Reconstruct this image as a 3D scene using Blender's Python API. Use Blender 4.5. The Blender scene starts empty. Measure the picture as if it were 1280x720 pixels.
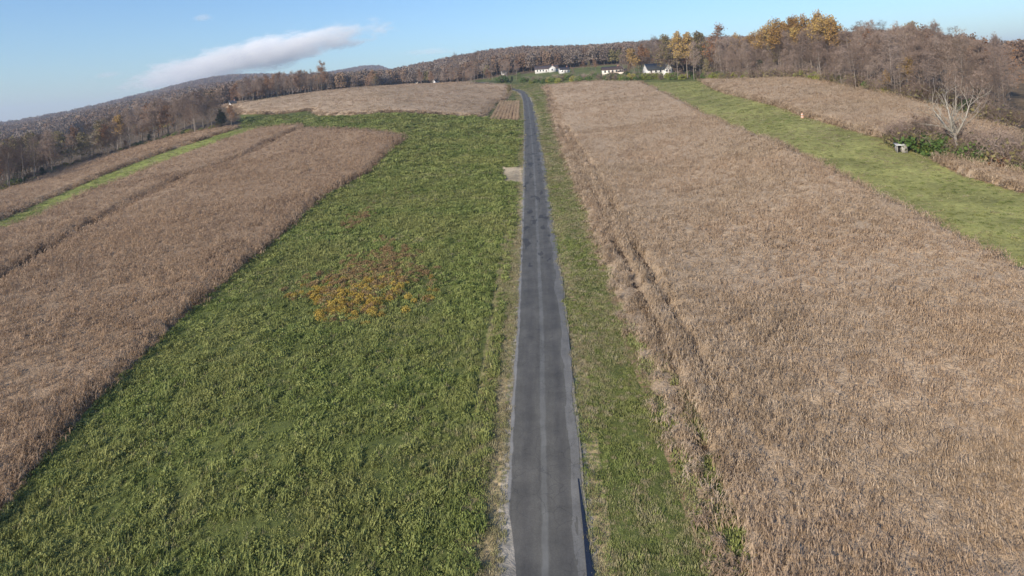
import bpy, math, random
import numpy as np
from mathutils import Vector
random.seed(7); RNG = np.random.default_rng(11)
scene = bpy.context.scene
C = scene.collection
# ------------------------------------------------------------------ camera
F = 800.0                      # focal length in 1280-px units
CX, HY, ROLL = 640.0, 116.0, math.atan(0.068)
cd = bpy.data.cameras.new('camera'); cam = bpy.data.objects.new('camera', cd); C.objects.link(cam)
cd.sensor_width = 36; cd.lens = 36 * F / 1280; cd.clip_start = 1; cd.clip_end = 60000
cd.shift_y = 0.0; scene.camera = cam
cr, sr = math.cos(ROLL), math.sin(ROLL)
cam.rotation_euler = (math.radians(90), 0, 0)
cam.rotation_euler.rotate_axis('Z', -ROLL)
# the optical axis is level; the frame is shifted down (view camera style)
cd.shift_y = -(360 - HY) / 1280
def ray(x, y):
    dx, dy = x - CX, y - HY
    u = dx * cr - dy * sr; v = dx * sr + dy * cr
    return u / F, -v / F       # per metre of depth: X, Z
# ------------------------------------------------------------------ terrain
COLS = {
 -500: [(5,-33),(43,-32),(60,-30),(100,-28),(150,-27),(240,-26),(330,-27),(500,-31),(900,-28),(1800,-20),(3300,-60),(6000,-150),(9000,-300)],
 0:   [(5,-33),(43,-32),(60,-30),(100,-27.5),(150,-26),(240,-24),(320,-25),(500,-30),(900,-25),(1800,-12),(3300,-35),(6000,-150),(9000,-300)],
 150: [(5,-33),(43,-32),(60,-30),(100,-27.5),(150,-25),(200,-22),(280,-17.5),(330,-17),(450,-18),(700,-12),(1200,8),(2000,36),(3000,72),(4500,0),(9000,-300)],
 300: [(5,-33),(43,-32),(60,-29.5),(100,-27),(150,-24),(200,-20),(280,-13),(350,-6),(420,2),(500,7),(600,8),(1000,20),(1800,60),(3000,150),(4500,50),(9000,-300)],
 400: [(5,-33),(43,-32),(60,-29.5),(100,-27),(150,-23.5),(200,-19),(290,-10),(350,-4),(450,6),(540,13),(650,12),(1000,22),(1800,52),(3000,125),(4000,170),(5000,60),(9000,-300)],
 475: [(5,-33),(43,-32),(60,-29.5),(100,-27),(150,-23.5),(200,-19),(290,-8.5),(350,-2.5),(450,7),(550,13),(650,13),(1000,26),(1400,42),(2500,100),(4000,212),(6000,50),(9000,-300)],
 550: [(5,-33),(43,-32),(60,-29.5),(100,-27),(150,-23.5),(200,-19.5),(265,-14),(340,-7),(450,3),(560,11),(700,14),(1000,34),(1350,58),(2000,40),(6000,-100),(9000,-300)],
 640: [(5,-33),(43,-32.4),(51,-30.9),(61,-29.3),(78,-27.8),(100,-26.8),(138,-24.8),(193,-20),(265,-15.7),(340,-11),(430,-5),(540,3),(600,13),(700,24),(1000,50),(1350,70),(2000,40),(6000,-100),(9000,-300)],
 760: [(5,-33),(43,-32.2),(60,-29.5),(100,-26.8),(138,-24.3),(193,-20),(265,-14.5),(340,-7.5),(430,1),(480,6),(520,12),(600,18),(1000,44),(1350,63),(2000,40),(6000,-100),(9000,-300)],
 860: [(5,-33),(43,-32),(60,-29.5),(100,-26.5),(140,-23.5),(200,-18),(300,-8.5),(390,-.5),(430,2),(470,6.5),(520,9),(600,14),(1300,60),(2500,20),(9000,-300)],
 1000:[(5,-33),(43,-32),(60,-29.3),(100,-26),(150,-17.5),(200,-11.5),(260,-4.5),(300,-1),(340,1),(500,8),(1300,45),(2500,10),(9000,-300)],
 1100:[(5,-33),(43,-31.8),(60,-29),(84,-26.5),(110,-23.5),(145,-18),(170,-14),(207,-9),(260,-4),(400,4),(1300,35),(2500,0),(9000,-300)],
 1280:[(5,-33),(43,-31.5),(60,-29),(84,-26),(105,-23.5),(119,-21.8),(140,-20),(200,-15),(400,-5),(1300,-18),(2500,0),(9000,-300)],
 1700:[(5,-33),(43,-31.5),(60,-29.5),(84,-27),(105,-25),(140,-23),(200,-19),(400,-10),(1300,0),(2500,0),(9000,-300)],
}
keys = sorted(COLS); kaz = np.array([math.atan(((k-640)/cr)/F) for k in keys])
LR = np.linspace(math.log(3), math.log(9500), 520)
prof = []
for k, a in zip(keys, kaz):
    D = np.array([p[0] for p in COLS[k]], float); Z = np.array([p[1] for p in COLS[k]], float)
    prof.append(np.interp(LR, np.log(D / math.cos(a)), Z))
prof = np.array(prof)
AZ = np.radians(np.concatenate([np.linspace(-180,-62,30)[:-1], np.linspace(-62,62,500), np.linspace(62,180,30)[1:]]))
def hermite_cols(az):
    a = np.clip(az, kaz[0], kaz[-1]); i = np.clip(np.searchsorted(kaz, a) - 1, 0, len(kaz)-2)
    h = kaz[i+1]-kaz[i]; t = ((a-kaz[i])/h)[:,None]
    sl = np.zeros_like(prof)
    d = np.diff(prof, axis=0)/np.diff(kaz)[:,None]
    m = d[:-1]*d[1:]; sl[1:-1] = np.where(m>0, 2*m/(d[:-1]+d[1:]+1e-12*np.sign(d[:-1]+d[1:]+1e-30)), 0)
    p0,p1,m0,m1 = prof[i],prof[i+1],sl[i]*h[:,None],sl[i+1]*h[:,None]
    return (2*t**3-3*t**2+1)*p0+(t**3-2*t**2+t)*m0+(-2*t**3+3*t**2)*p1+(t**3-t**2)*m1
H = hermite_cols(AZ)
back = prof.mean(axis=0)
w = np.clip((np.abs(AZ)-math.radians(60))/math.radians(60),0,1)[:,None]; w = w*w*(3-2*w)
H = H*(1-w)+back[None,:]*w
for _ in range(30):
    H[:,1:-1] = (H[:,:-2]+2*H[:,1:-1]+H[:,2:])/4
    H[1:-1,:] = (H[:-2,:]+2*H[1:-1,:]+H[2:,:])/4
def vnoise(x, y, seed=0):      # smooth value noise, vectorised
    xi, yi = np.floor(x), np.floor(y); fx, fy = x-xi, y-yi
    fx = fx*fx*(3-2*fx); fy = fy*fy*(3-2*fy)
    def h(a,b):
        s = np.sin(a*127.1+b*311.7+seed*74.7)*43758.5453
        return s-np.floor(s)
    return (h(xi,yi)*(1-fx)+h(xi+1,yi)*fx)*(1-fy)+(h(xi,yi+1)*(1-fx)+h(xi+1,yi+1)*fx)*fy
def hz(x, y):
    x = np.asarray(x,float); y = np.asarray(y,float)
    r = np.maximum(np.hypot(x,y),3.01); az = np.arctan2(x,y)
    fj = (np.log(r)-LR[0])/(LR[1]-LR[0]); j = np.clip(fj.astype(int),0,len(LR)-2); tj = fj-j
    i = np.clip(np.searchsorted(AZ, az)-1,0,len(AZ)-2); ti = (az-AZ[i])/(AZ[i+1]-AZ[i])
    z = (H[i,j]*(1-ti)+H[i+1,j]*ti)*(1-tj)+(H[i,j+1]*(1-ti)+H[i+1,j+1]*ti)*tj
    far = np.clip((r-700)/1500,0,1)
    z = z + far*(14*(vnoise(x/330,y/330,3)-.5)+7*(vnoise(x/120,y/120,5)-.5))
    return z
DS = np.exp(np.linspace(math.log(12), math.log(7000), 4000))
def at(x, y):                  # a picture point -> the spot on the land it shows
    ax, azz = ray(x, y)
    gz = hz(ax*DS, DS); below = (azz*DS) < gz
    k = int(np.argmax(below)) if below.any() else len(DS)-1
    if k == 0: return (ax*DS[0], DS[0])
    a0 = azz*DS[k-1]-gz[k-1]; a1 = azz*DS[k]-gz[k]
    t = a0/(a0-a1+1e-9); D = DS[k-1]+(DS[k]-DS[k-1])*min(max(t,0),1)
    return (ax*D, D)
def pts(l): return [at(*p) for p in l]
def proj(X, Y, Z):
    u, v = F*X/Y, -F*Z/Y
    return CX+u*cr+v*sr, HY-u*sr+v*cr
def inpoly(x, y, poly):
    r = np.zeros(x.shape, bool); n = len(poly)
    for i in range(n):
        x1,y1 = poly[i]; x2,y2 = poly[(i+1)%n]
        if y1 == y2: continue
        c = ((y1>y) != (y2>y)) & (x < (x2-x1)*(y-y1)/(y2-y1)+x1)
        r ^= c
    return r
def dline(x, y, line):
    d = np.full(x.shape, 1e9)
    for (x1,y1),(x2,y2) in zip(line[:-1], line[1:]):
        L = (x2-x1)**2+(y2-y1)**2
        t = np.clip(((x-x1)*(x2-x1)+(y-y1)*(y2-y1))/L,0,1)
        d = np.minimum(d, np.hypot(x-x1-t*(x2-x1), y-y1-t*(y2-y1)))
    return d
def ext(a, b, Y):              # continue the line b->a to depth Y
    t = (Y-a[1])/(a[1]-b[1]); return (a[0]+t*(a[0]-b[0]), Y)
# ------------------------------------------------------------------ field outlines
roadc = pts([(683,718),(681,600),(679,500),(677.5,400),(674,330),(671,260),(667,199),(664.3,165),(662,143),(660,128),(656.5,117)])
q = roadc[-1]
roadc = [ext(roadc[0],roadc[1],8)] + roadc + [(q[0]-5,q[1]+45),(q[0]-22,q[1]+95),(q[0]-60,q[1]+160),(q[0]-120,q[1]+260)]
def smooth(line, n=260):
    P = np.array(line,float); d = np.r_[0,np.cumsum(np.hypot(*np.diff(P,axis=0).T))]
    t = np.linspace(0,d[-1],n); X = np.interp(t,d,P[:,0]); Yv = np.interp(t,d,P[:,1])
    for _ in range(14):
        X[1:-1] = (X[:-2]+2*X[1:-1]+X[2:])/4; Yv[1:-1] = (Yv[:-2]+2*Yv[1:-1]+Yv[2:])/4
    return list(zip(X,Yv))
roadc = smooth(roadc, 700)
RW = 2.9
B1 = pts([(0,640),(107,515),(205,420),(272,360),(300,337),(340,305),(404,247),(459,217),(507,172)])
B1 = [ext(B1[0],B1[3],12)] + B1
LN = pts([(0,361),(64,319),(122,283),(167,257),(242,221),(300,200),(320,192),(360,170),(385,161)])
LN = [ext(LN[0],LN[3],20)] + LN
G1 = pts([(0,291),(42,276),(105,246),(178,217),(208,203),(320,163),(378,157)])
G1 = [ext(G1[0],G1[3],30)] + G1
G2 = pts([(0,276),(50,253),(122,222),(178,200),(215,187),(295,161)])
G2 = [ext(G2[0],G2[3],40)] + G2
TL = pts([(0,243),(12,239),(90,210),(150,192),(207,175),(290,159)])
TL = [ext(TL[0],TL[3],60)] + TL
corn_a = B1 + pts([(395,162)]) + LN[::-1]
def shift(l, dx): return [(x+dx,y) for x,y in l]
corn_b = shift(LN,-3.4) + pts([(378,158)]) + G1[::-1]
corn_c = G2 + TL[::-1]
up_low = pts([(300,143),(345,143),(387,138),(395,144),(445,144),(607,146)])
corn_d = up_low + pts([(621,127),(634,124)]) + pts([(638,112),(636,106),(600,105),(545,105),(495,106.5),(415,114),(370,119.5),(320,127.5),(266,134)])
plot = pts([(612,150),(649,151),(650,127),(625,127)])
RC = pts([(851,684),(824,600),(798,516),(771,436),(763,397),(737,317),(720,257),(700,200),(690,160),(686,140),(682,120),(676,108)])
RC = [ext(RC[0],RC[3],12)] + RC
RC = [(x+1.1*min(1,60/y),y) for x,y in RC]
RR = pts([(1280,343),(1227,314),(1173,285),(1117,254),(1060,226),(1003,197),(960,176),(878,143),(854,130),(831,118),(799,103)])
RR = [(RR[0][0]+90, RR[0][1]-60)] + RR
corn_r = RC + RR[::-1] + [(RR[0][0],12)]
E1 = pts([(1120,176),(1090,170),(1060,162),(1000,145),(984,137),(943,126),(903,116),(874,102)])
E0 = pts([(1280,196),(1230,190)])
ET = pts([(885,100.5),(960,100),(1010,101),(1055,110),(1110,121),(1150,131),(1185,140),(1200,146),(1270,168)])
corn_e = E0 + E1 + ET
FS = pts([(1160,197),(1220,209),(1280,221)]); FN = pts([(1280,242),(1197,217)])
corn_f = FS + [(FS[-1][0]+60,FS[-1][1]-25),(FN[0][0]+60,FN[0][1]-30)] + FN
green_strip = RR + pts([(872,101)]) + E1[::-1] + pts([(1160,197)]) + [corn_f[-1], corn_f[-2], corn_f[-3],(RR[0][0]+90,RR[0][1])]
trackA = smooth(pts([(699,155),(700,160),(720,197),(740,233),(760,283),(780,323),(813,397),(850,478),(880,560),(905,640),(930,715)]),80)
trackB = smooth(pts([(708,160),(723,187),(755,233),(773,273),(797,317),(837,387),(868,440),(905,510)]),80)
trackL = smooth(pts([(638,250),(628,330),(612,410),(590,520)]),40)
tan_patch = pts([(628,227),(652,227),(653,208.5),(629,208.5)])
valley1 = pts([(60,184),(75,192),(125,178),(130,162),(95,170)])
valley2 = pts([(130,166),(210,158),(212,148),(135,158)])
# ------------------------------------------------------------------ materials
def mat(name):
    m = bpy.data.materials.new(name); m.use_nodes = True; nt = m.node_tree
    return m, nt, nt.nodes['Principled BSDF']
def ramp(nt, cols, fac):
    r = nt.nodes.new('ShaderNodeValToRGB'); e = r.color_ramp.elements
    while len(e) < len(cols): e.new(.5)
    for k,(p,c) in enumerate(cols): e[k].position = p; e[k].color = (*c,1)
    nt.links.new(fac, r.inputs[0]); return r.outputs[0]
def noise(nt, scale, detail=3, rough=.6, vec=None):
    n = nt.nodes.new('ShaderNodeTexNoise'); n.inputs['Scale'].default_value = scale; n.inputs['Detail'].default_value = detail
    n.inputs['Roughness'].default_value = rough
    if vec is None:
        g = nt.nodes.new('ShaderNodeNewGeometry'); vec = g.outputs['Position']
    nt.links.new(vec, n.inputs['Vector']); return n.outputs['Fac']
def mix(nt, a, b, fac, mode='MIX'):
    n = nt.nodes.new('ShaderNodeMix'); n.data_type = 'RGBA'; n.blend_type = mode
    for s, v in (('A',a),('B',b)):
        i = [k for k in n.inputs if k.name==s and k.type=='RGBA'][0]
        if isinstance(v, tuple): i.default_value = (*v,1)
        else: nt.links.new(v, i)
    if isinstance(fac, float): n.inputs[0].default_value = fac
    else: nt.links.new(fac, n.inputs[0])
    return [o for o in n.outputs if o.type=='RGBA'][0]
def math_(nt, op, a, b=0.0, c=None):
    n = nt.nodes.new('ShaderNodeMath'); n.operation = op
    for k, v in enumerate((a,b) if c is None else (a,b,c)):
        if isinstance(v,(int,float)): n.inputs[k].default_value = v
        else: nt.links.new(v, n.inputs[k])
    return n.outputs[0]
def objrand(nt): return nt.nodes.new('ShaderNodeObjectInfo').outputs['Random']
def plant_mat(name, cols, patch=None, pscale=.05, trans=.25, rough=.75):
    """leaf or stalk: colour by instance, by clump patches, slightly translucent"""
    m, nt, b = mat(name)
    n = noise(nt, 1.3, 2); r = objrand(nt)
    f = math_(nt,'ADD', math_(nt,'MULTIPLY',n,.5), math_(nt,'MULTIPLY',r,.55))
    col = ramp(nt, cols, f)
    if patch:
        pf = ramp(nt, [(.40,(0,0,0)),(.62,(1,1,1))], noise(nt, pscale, 4))
        col = mix(nt, col, patch, math_(nt,'MULTIPLY',pf,.55))
    nt.links.new(col, b.inputs['Base Color']); b.inputs['Roughness'].default_value = rough
    b.inputs['Specular IOR Level'].default_value = .25
    if trans:
        t = nt.nodes.new('ShaderNodeBsdfTranslucent'); nt.links.new(col, t.inputs[0])
        ms = nt.nodes.new('ShaderNodeMixShader'); ms.inputs[0].default_value = trans
        nt.links.new(b.outputs[0], ms.inputs[1]); nt.links.new(t.outputs[0], ms.inputs[2])
        nt.links.new(ms.outputs[0], nt.nodes['Material Output'].inputs[0])
    return m
M = {}
M['corn'] = plant_mat('dry_corn', [(.15,(.245,.175,.11)),(.5,(.455,.338,.222)),(.85,(.60,.475,.338))], (.48,.332,.215), .03)
M['corn2'] = plant_mat('dry_corn_left', [(.15,(.195,.13,.08)),(.5,(.38,.26,.168)),(.85,(.50,.37,.25))], (.44,.30,.185), .022)
M['grass'] = plant_mat('cover_crop', [(.15,(.085,.115,.027)),(.5,(.20,.245,.064)),(.85,(.33,.36,.12))], (.30,.285,.10), .07)
M['verge'] = plant_mat('verge_grass', [(.15,(.13,.15,.045)),(.5,(.23,.255,.085)),(.85,(.39,.37,.17))], (.38,.34,.17), .09)
M['straw'] = plant_mat('dead_grass', [(.15,(.24,.19,.10)),(.5,(.38,.32,.18)),(.85,(.48,.42,.26))], (.25,.25,.11), .2)
M['weedy'] = plant_mat('yellow_weed', [(.15,(.22,.155,.045)),(.5,(.40,.275,.055)),(.85,(.50,.38,.09))])
M['weedr'] = plant_mat('rust_weed', [(.15,(.20,.125,.065)),(.5,(.29,.19,.09)),(.85,(.34,.27,.13))])
M['bark'] = plant_mat('grey_bark', [(.15,(.13,.105,.085)),(.5,(.21,.175,.145)),(.85,(.32,.28,.24))], trans=0)
M['bark_pale'] = plant_mat('bleached_bark', [(.15,(.24,.215,.18)),(.85,(.38,.345,.29))], trans=0)
M['twig'] = plant_mat('twigs', [(.15,(.15,.105,.08)),(.5,(.225,.165,.13)),(.85,(.30,.235,.19))], trans=0)
M['rust'] = plant_mat('rust_leaves', [(.15,(.17,.075,.03)),(.5,(.28,.13,.05)),(.85,(.36,.19,.08))])
M['gold'] = plant_mat('golden_leaves', [(.15,(.26,.15,.05)),(.5,(.40,.25,.075)),(.85,(.50,.36,.12))])
M['olive'] = plant_mat('olive_leaves', [(.15,(.13,.115,.05)),(.5,(.20,.17,.075)),(.85,(.28,.24,.10))])
M['green'] = plant_mat('green_leaves', [(.15,(.035,.07,.02)),(.5,(.075,.13,.03)),(.85,(.15,.21,.05))])
M['lime'] = plant_mat('yellow_green_leaves', [(.15,(.14,.18,.03)),(.5,(.24,.27,.05)),(.85,(.42,.36,.06))])
M['evergreen'] = plant_mat('evergreen_leaves', [(.15,(.015,.035,.015)),(.5,(.03,.06,.025)),(.85,(.05,.09,.035))])
def ground_mat():
    m, nt, b = mat('land')
    a = nt.nodes.new('ShaderNodeVertexColor'); a.layer_name = 'zone'
    n1 = noise(nt, .06, 5, .65); n2 = noise(nt, 1.6, 4, .7); n3 = noise(nt, .35, 4, .6)
    col = mix(nt, a.outputs[0], ramp(nt, [(.3,(.62,.62,.60)),(.7,(1.3,1.28,1.22))], n1), 1.0, 'MULTIPLY')
    col = mix(nt, col, ramp(nt, [(.3,(.6,.62,.6)),(.7,(1.35,1.3,1.3))], n2), .8, 'MULTIPLY')
    col = mix(nt, col, ramp(nt, [(.35,(.8,.8,.8)),(.65,(1.15,1.15,1.1))], n3), .8, 'MULTIPLY')
    nt.links.new(col, b.inputs['Base Color']); b.inputs['Roughness'].default_value = .95; b.inputs['Specular IOR Level'].default_value = .1
    bu = nt.nodes.new('ShaderNodeBump'); bu.inputs['Distance'].default_value = .25; bu.inputs['Strength'].default_value = .8
    nt.links.new(n2, bu.inputs['Height']); nt.links.new(bu.outputs[0], b.inputs['Normal'])
    return m
def canopy_mat(name, c0, c1):
    m, nt, b = mat(name)
    n1 = noise(nt, 2.2, 4, .75); n2 = noise(nt, .03, 4, .6)
    col = mix(nt, ramp(nt, [(.3,c0),(.7,c1)], n1), ramp(nt, [(.35,(.86,.84,.82)),(.65,(1.1,1.1,1.1))], n2), 1.0, 'MULTIPLY')
    nt.links.new(col, b.inputs['Base Color']); b.inputs['Roughness'].default_value = .95; b.inputs['Specular IOR Level'].default_value = .1
    bu = nt.nodes.new('ShaderNodeBump'); bu.inputs['Distance'].default_value = .4; bu.inputs['Strength'].default_value = .9
    nt.links.new(n1, bu.inputs['Height']); nt.links.new(bu.outputs[0], b.inputs['Normal'])
    return m
M['canopy'] = canopy_mat('corn_depths', (.32,.235,.15), (.56,.435,.305))
M['canopy2'] = canopy_mat('corn_depths_left', (.225,.155,.093), (.45,.325,.215))
def simple(name, c, rough=.7, c2=None, sc=3.0, metal=0):
    m, nt, b = mat(name)
    if c2: nt.links.new(ramp(nt, [(.35,c),(.65,c2)], noise(nt, sc, 4)), b.inputs['Base Color'])
    else: b.inputs['Base Color'].default_value = (*c,1)
    b.inputs['Roughness'].default_value = rough; return m
M['white'] = simple('white_siding', (.50,.49,.47), .6, (.60,.59,.57))
M['cream'] = simple('cream_siding', (.62,.55,.47), .7, (.70,.63,.55))
M['roofbrown'] = simple('brown_shingles', (.13,.09,.075), .8, (.20,.14,.12))
M['roofgrey'] = simple('grey_shingles', (.22,.22,.20), .8, (.33,.33,.30))
M['glass'] = simple('window_glass', (.03,.04,.05), .1)
M['brick'] = simple('chimney_brick', (.30,.14,.10), .9, (.38,.20,.14))
M['shed'] = simple('weathered_board', (.26,.24,.21), .8, (.37,.34,.30), 2)
M['shedroof'] = simple('pale_sheet_metal', (.40,.40,.38), .5, (.52,.52,.49), 1)
M['dark'] = simple('opening_shade', (.02,.018,.016), .9)
M['orange'] = simple('orange_plastic', (.55,.25,.13), .7, (.62,.33,.2))
M['band'] = simple('white_band', (.62,.58,.52), .7)
# ------------------------------------------------------------------ object helpers
def link(o, parent=None):
    C.objects.link(o)
    if parent: o.parent = parent
    return o
def tag(o, label=None, cat=None, group=None, kind=None):
    for k, v in (('label',label),('category',cat),('group',group),('kind',kind)):
        if v: o[k] = v
    return o
def mesh_np(name, V, Q=None, T=None, mats=(), fm=None):
    me = bpy.data.meshes.new(name); V = np.asarray(V,float)
    Q = np.asarray(Q,int).reshape(-1,4) if Q is not None and len(Q) else np.zeros((0,4),int)
    T = np.asarray(T,int).reshape(-1,3) if T is not None and len(T) else np.zeros((0,3),int)
    me.vertices.add(len(V)); me.vertices.foreach_set('co', V.ravel())
    me.loops.add(Q.size+T.size); me.loops.foreach_set('vertex_index', np.r_[Q.ravel(),T.ravel()].astype(np.int32))
    n = len(Q)+len(T); me.polygons.add(n)
    st = np.r_[np.arange(len(Q))*4, Q.size+np.arange(len(T))*3]
    me.polygons.foreach_set('loop_start', st.astype(np.int32))
    for m in mats: me.materials.append(m)
    if fm is not None: me.polygons.foreach_set('material_index', np.asarray(fm,np.int32))
    me.update(calc_edges=True); return me
class MB:
    def __init__(s): s.V=[]; s.Q=[]; s.T=[]; s.n=0
    def add(s, v, q=(), t=()):
        b = s.n; s.V += list(v); s.n += len(v)
        s.Q += [tuple(i+b for i in f) for f in q]; s.T += [tuple(i+b for i in f) for f in t]
    def box(s, x0,x1,y0,y1,z0,z1):
        s.add([(x0,y0,z0),(x1,y0,z0),(x1,y1,z0),(x0,y1,z0),(x0,y0,z1),(x1,y0,z1),(x1,y1,z1),(x0,y1,z1)],
              [(0,3,2,1),(4,5,6,7),(0,1,5,4),(1,2,6,5),(2,3,7,6),(3,0,4,7)])
    def tube(s, p0, p1, r0, r1, n=4):
        p0, p1 = Vector(p0), Vector(p1); d = (p1-p0)
        if d.length < 1e-5: return
        d.normalize(); a = d.orthogonal().normalized(); b = d.cross(a)
        v = []
        for p, r in ((p0,r0),(p1,r1)):
            for k in range(n):
                t = 2*math.pi*k/n; v.append(tuple(p+a*(r*math.cos(t))+b*(r*math.sin(t))))
        s.add(v, [(k,(k+1)%n,n+(k+1)%n,n+k) for k in range(n)])
    def quad(s, c, u, v): # card: centre, half vectors
        c,u,v = Vector(c),Vector(u),Vector(v)
        s.add([tuple(c-u-v),tuple(c+u-v),tuple(c+u+v),tuple(c-u+v)],[(0,1,2,3)])
    def tri(s, a,b,c): s.add([tuple(a),tuple(b),tuple(c)],t=[(0,1,2)])
    def mesh(s, name, *m): return mesh_np(name, s.V, s.Q, s.T, m)
    def build(s, name, m, parent=None): return link(bpy.data.objects.new(name, s.mesh(name, m)), parent)
def rv(s=1.0): return Vector((random.gauss(0,s),random.gauss(0,s),random.gauss(0,s)))
# ------------------------------------------------------------------ the land
def build_ground():
    rr = np.concatenate([np.exp(np.arange(math.log(4), math.log(700), .011)), np.exp(np.arange(math.log(700), math.log(8600), .03))])
    az = np.radians(np.concatenate([np.linspace(-180,-50,40)[:-1], np.linspace(-50,50,560), np.linspace(50,180,40)[1:]]))
    R, A = np.meshgrid(rr, az); X = R*np.sin(A); Y = R*np.cos(A)
    Z = hz(X, Y)
    near = np.clip((260-R)/200,0,1)*(np.abs(A)<.95)
    x, y = X.ravel(), Y.ravel()
    dr = dline(x,y,roadc).reshape(X.shape)
    rough = np.clip((dr-3.3)/2,0,1)
    Z = Z + near*rough*(.22*(vnoise(X/1.3,Y/1.3,1)-.5)+.3*(vnoise(X/4,Y/4,2)-.5))
    Z = Z - np.clip((dr-3.0)/.8,0,1)*np.clip((5.2-dr)/1.2,0,1)*.22*(R<600)
    Z = Z - .05
    V = np.stack([X,Y,Z],-1).reshape(-1,3)
    na, nr = X.shape
    i = np.arange(na-1)[:,None]*nr+np.arange(nr-1)[None,:]
    Q = np.stack([i,i+nr,i+nr+1,i+1],-1).reshape(-1,4)[:,::-1]
    me = mesh_np('land', V, Q, None, [ground_mat()])
    col = np.ones((len(x),4))
    litter=(.15,.115,.075); grassc=(.10,.12,.038); cornsoil=(.27,.19,.125); tanc=(.38,.31,.2)
    col[:,:3] = litter
    r = np.hypot(x,y)
    mid = r<640
    col[mid,:3] = (.12,.14,.05)
    def put(poly, c): col[inpoly(x,y,poly),:3] = c
    g = inpoly(x,y,[(-60,12),(-60,100),(-175,300),(-160,420),(-60,360),(-2,330),(8,700),(30,12)]); col[g,:3]=grassc
    put([G1[0]]+G1+G2[::-1], (.23,.26,.075))
    put(green_strip, (.26,.265,.10))
    for pl in (corn_a,corn_b,corn_c,corn_d,corn_r,corn_e,corn_f): put(pl, cornsoil)
    put(plot,(.10,.07,.05))
    lane = (dline(x,y,shift(LN,-1.7))<2.0); col[lane,:3] = (.13,.085,.05)
    put(valley1,(.34,.28,.17)); put(valley2,(.22,.25,.08))
    lw = (np.arctan2(x,y)<math.radians(-23))&(r<700)&(r>200)&~inpoly(x,y,[TL[0]]+TL+pts([(300,160),(320,180)])+[(-60,100),(-60,20)]); col[lw,:3]=(.10,.075,.05)
    put(corn_d,cornsoil); put(valley1,(.34,.28,.17)); put(valley2,(.22,.25,.08))
    rw = inpoly(x,y,ET+[(420,150),(900,250),(900,900),(150,900)]); col[rw,:3]=(.15,.11,.07)
    hv = (np.arctan2(x,y)<math.radians(-33))&(r>410)&(r<560)&(vnoise(x/70,y/70,9)>.72); col[hv&(r>700),:3]=(.30,.27,.14)
    d = dr.ravel(); s = np.sign(x-np.interp(y,[p[1] for p in roadc],[p[0] for p in roadc]))
    e = (d<4.6)&(r<600); col[e,:3] = tanc; e = (d>4.4)&(d<6.5)&(x<0+np.interp(y,[p[1] for p in roadc],[p[0] for p in roadc]))&(r<600); col[e,:3]=(.22,.20,.10)
    e = (d<3.5)&(r<600); col[e,:3] = (.30,.28,.25)
    put(tan_patch,(.47,.39,.28))
    for tk_ in (trackA,trackB): col[dline(x,y,tk_)<1.3,:3] = (.13,.09,.06)
    ca = me.color_attributes.new('zone','FLOAT_COLOR','POINT'); ca.data.foreach_set('color', col.ravel())
    me.shade_smooth() if hasattr(me,'shade_smooth') else None
    o = link(bpy.data.objects.new('ground', me)); tag(o, kind='structure')
build_ground()
def ribbon(line, offs, lift, name, m, kind='structure'):
    P = np.array(line); d = np.gradient(P,axis=0); d /= np.hypot(*d.T)[:,None]; nrm = np.stack([d[:,1],-d[:,0]],-1)
    n, k = len(P), len(offs); L = np.r_[0,np.cumsum(np.hypot(*np.diff(P,axis=0).T))]
    V=[]; UV=[]
    for j,o in enumerate(offs):
        oo = o if np.ndim(o) else np.full(n,o)
        q = P+nrm*oo[:,None]; z = hz(P[:,0],P[:,1])+lift-.012*np.abs(oo)
        V.append(np.c_[q,z]); UV.append(np.c_[oo,L])
    V = np.array(V).transpose(1,0,2).reshape(-1,3); UV = np.array(UV).transpose(1,0,2).reshape(-1,2)
    i = np.arange(n-1)[:,None]*k+np.arange(k-1)[None,:]
    Q = np.stack([i,i+1,i+k+1,i+k],-1).reshape(-1,4)
    me = mesh_np(name, V, Q, None, [m]); uv = me.uv_layers.new(name='UVMap')
    uv.data.foreach_set('uv', UV[Q.ravel()].ravel())
    o = link(bpy.data.objects.new(name, me)); tag(o, kind=kind); return o
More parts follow.
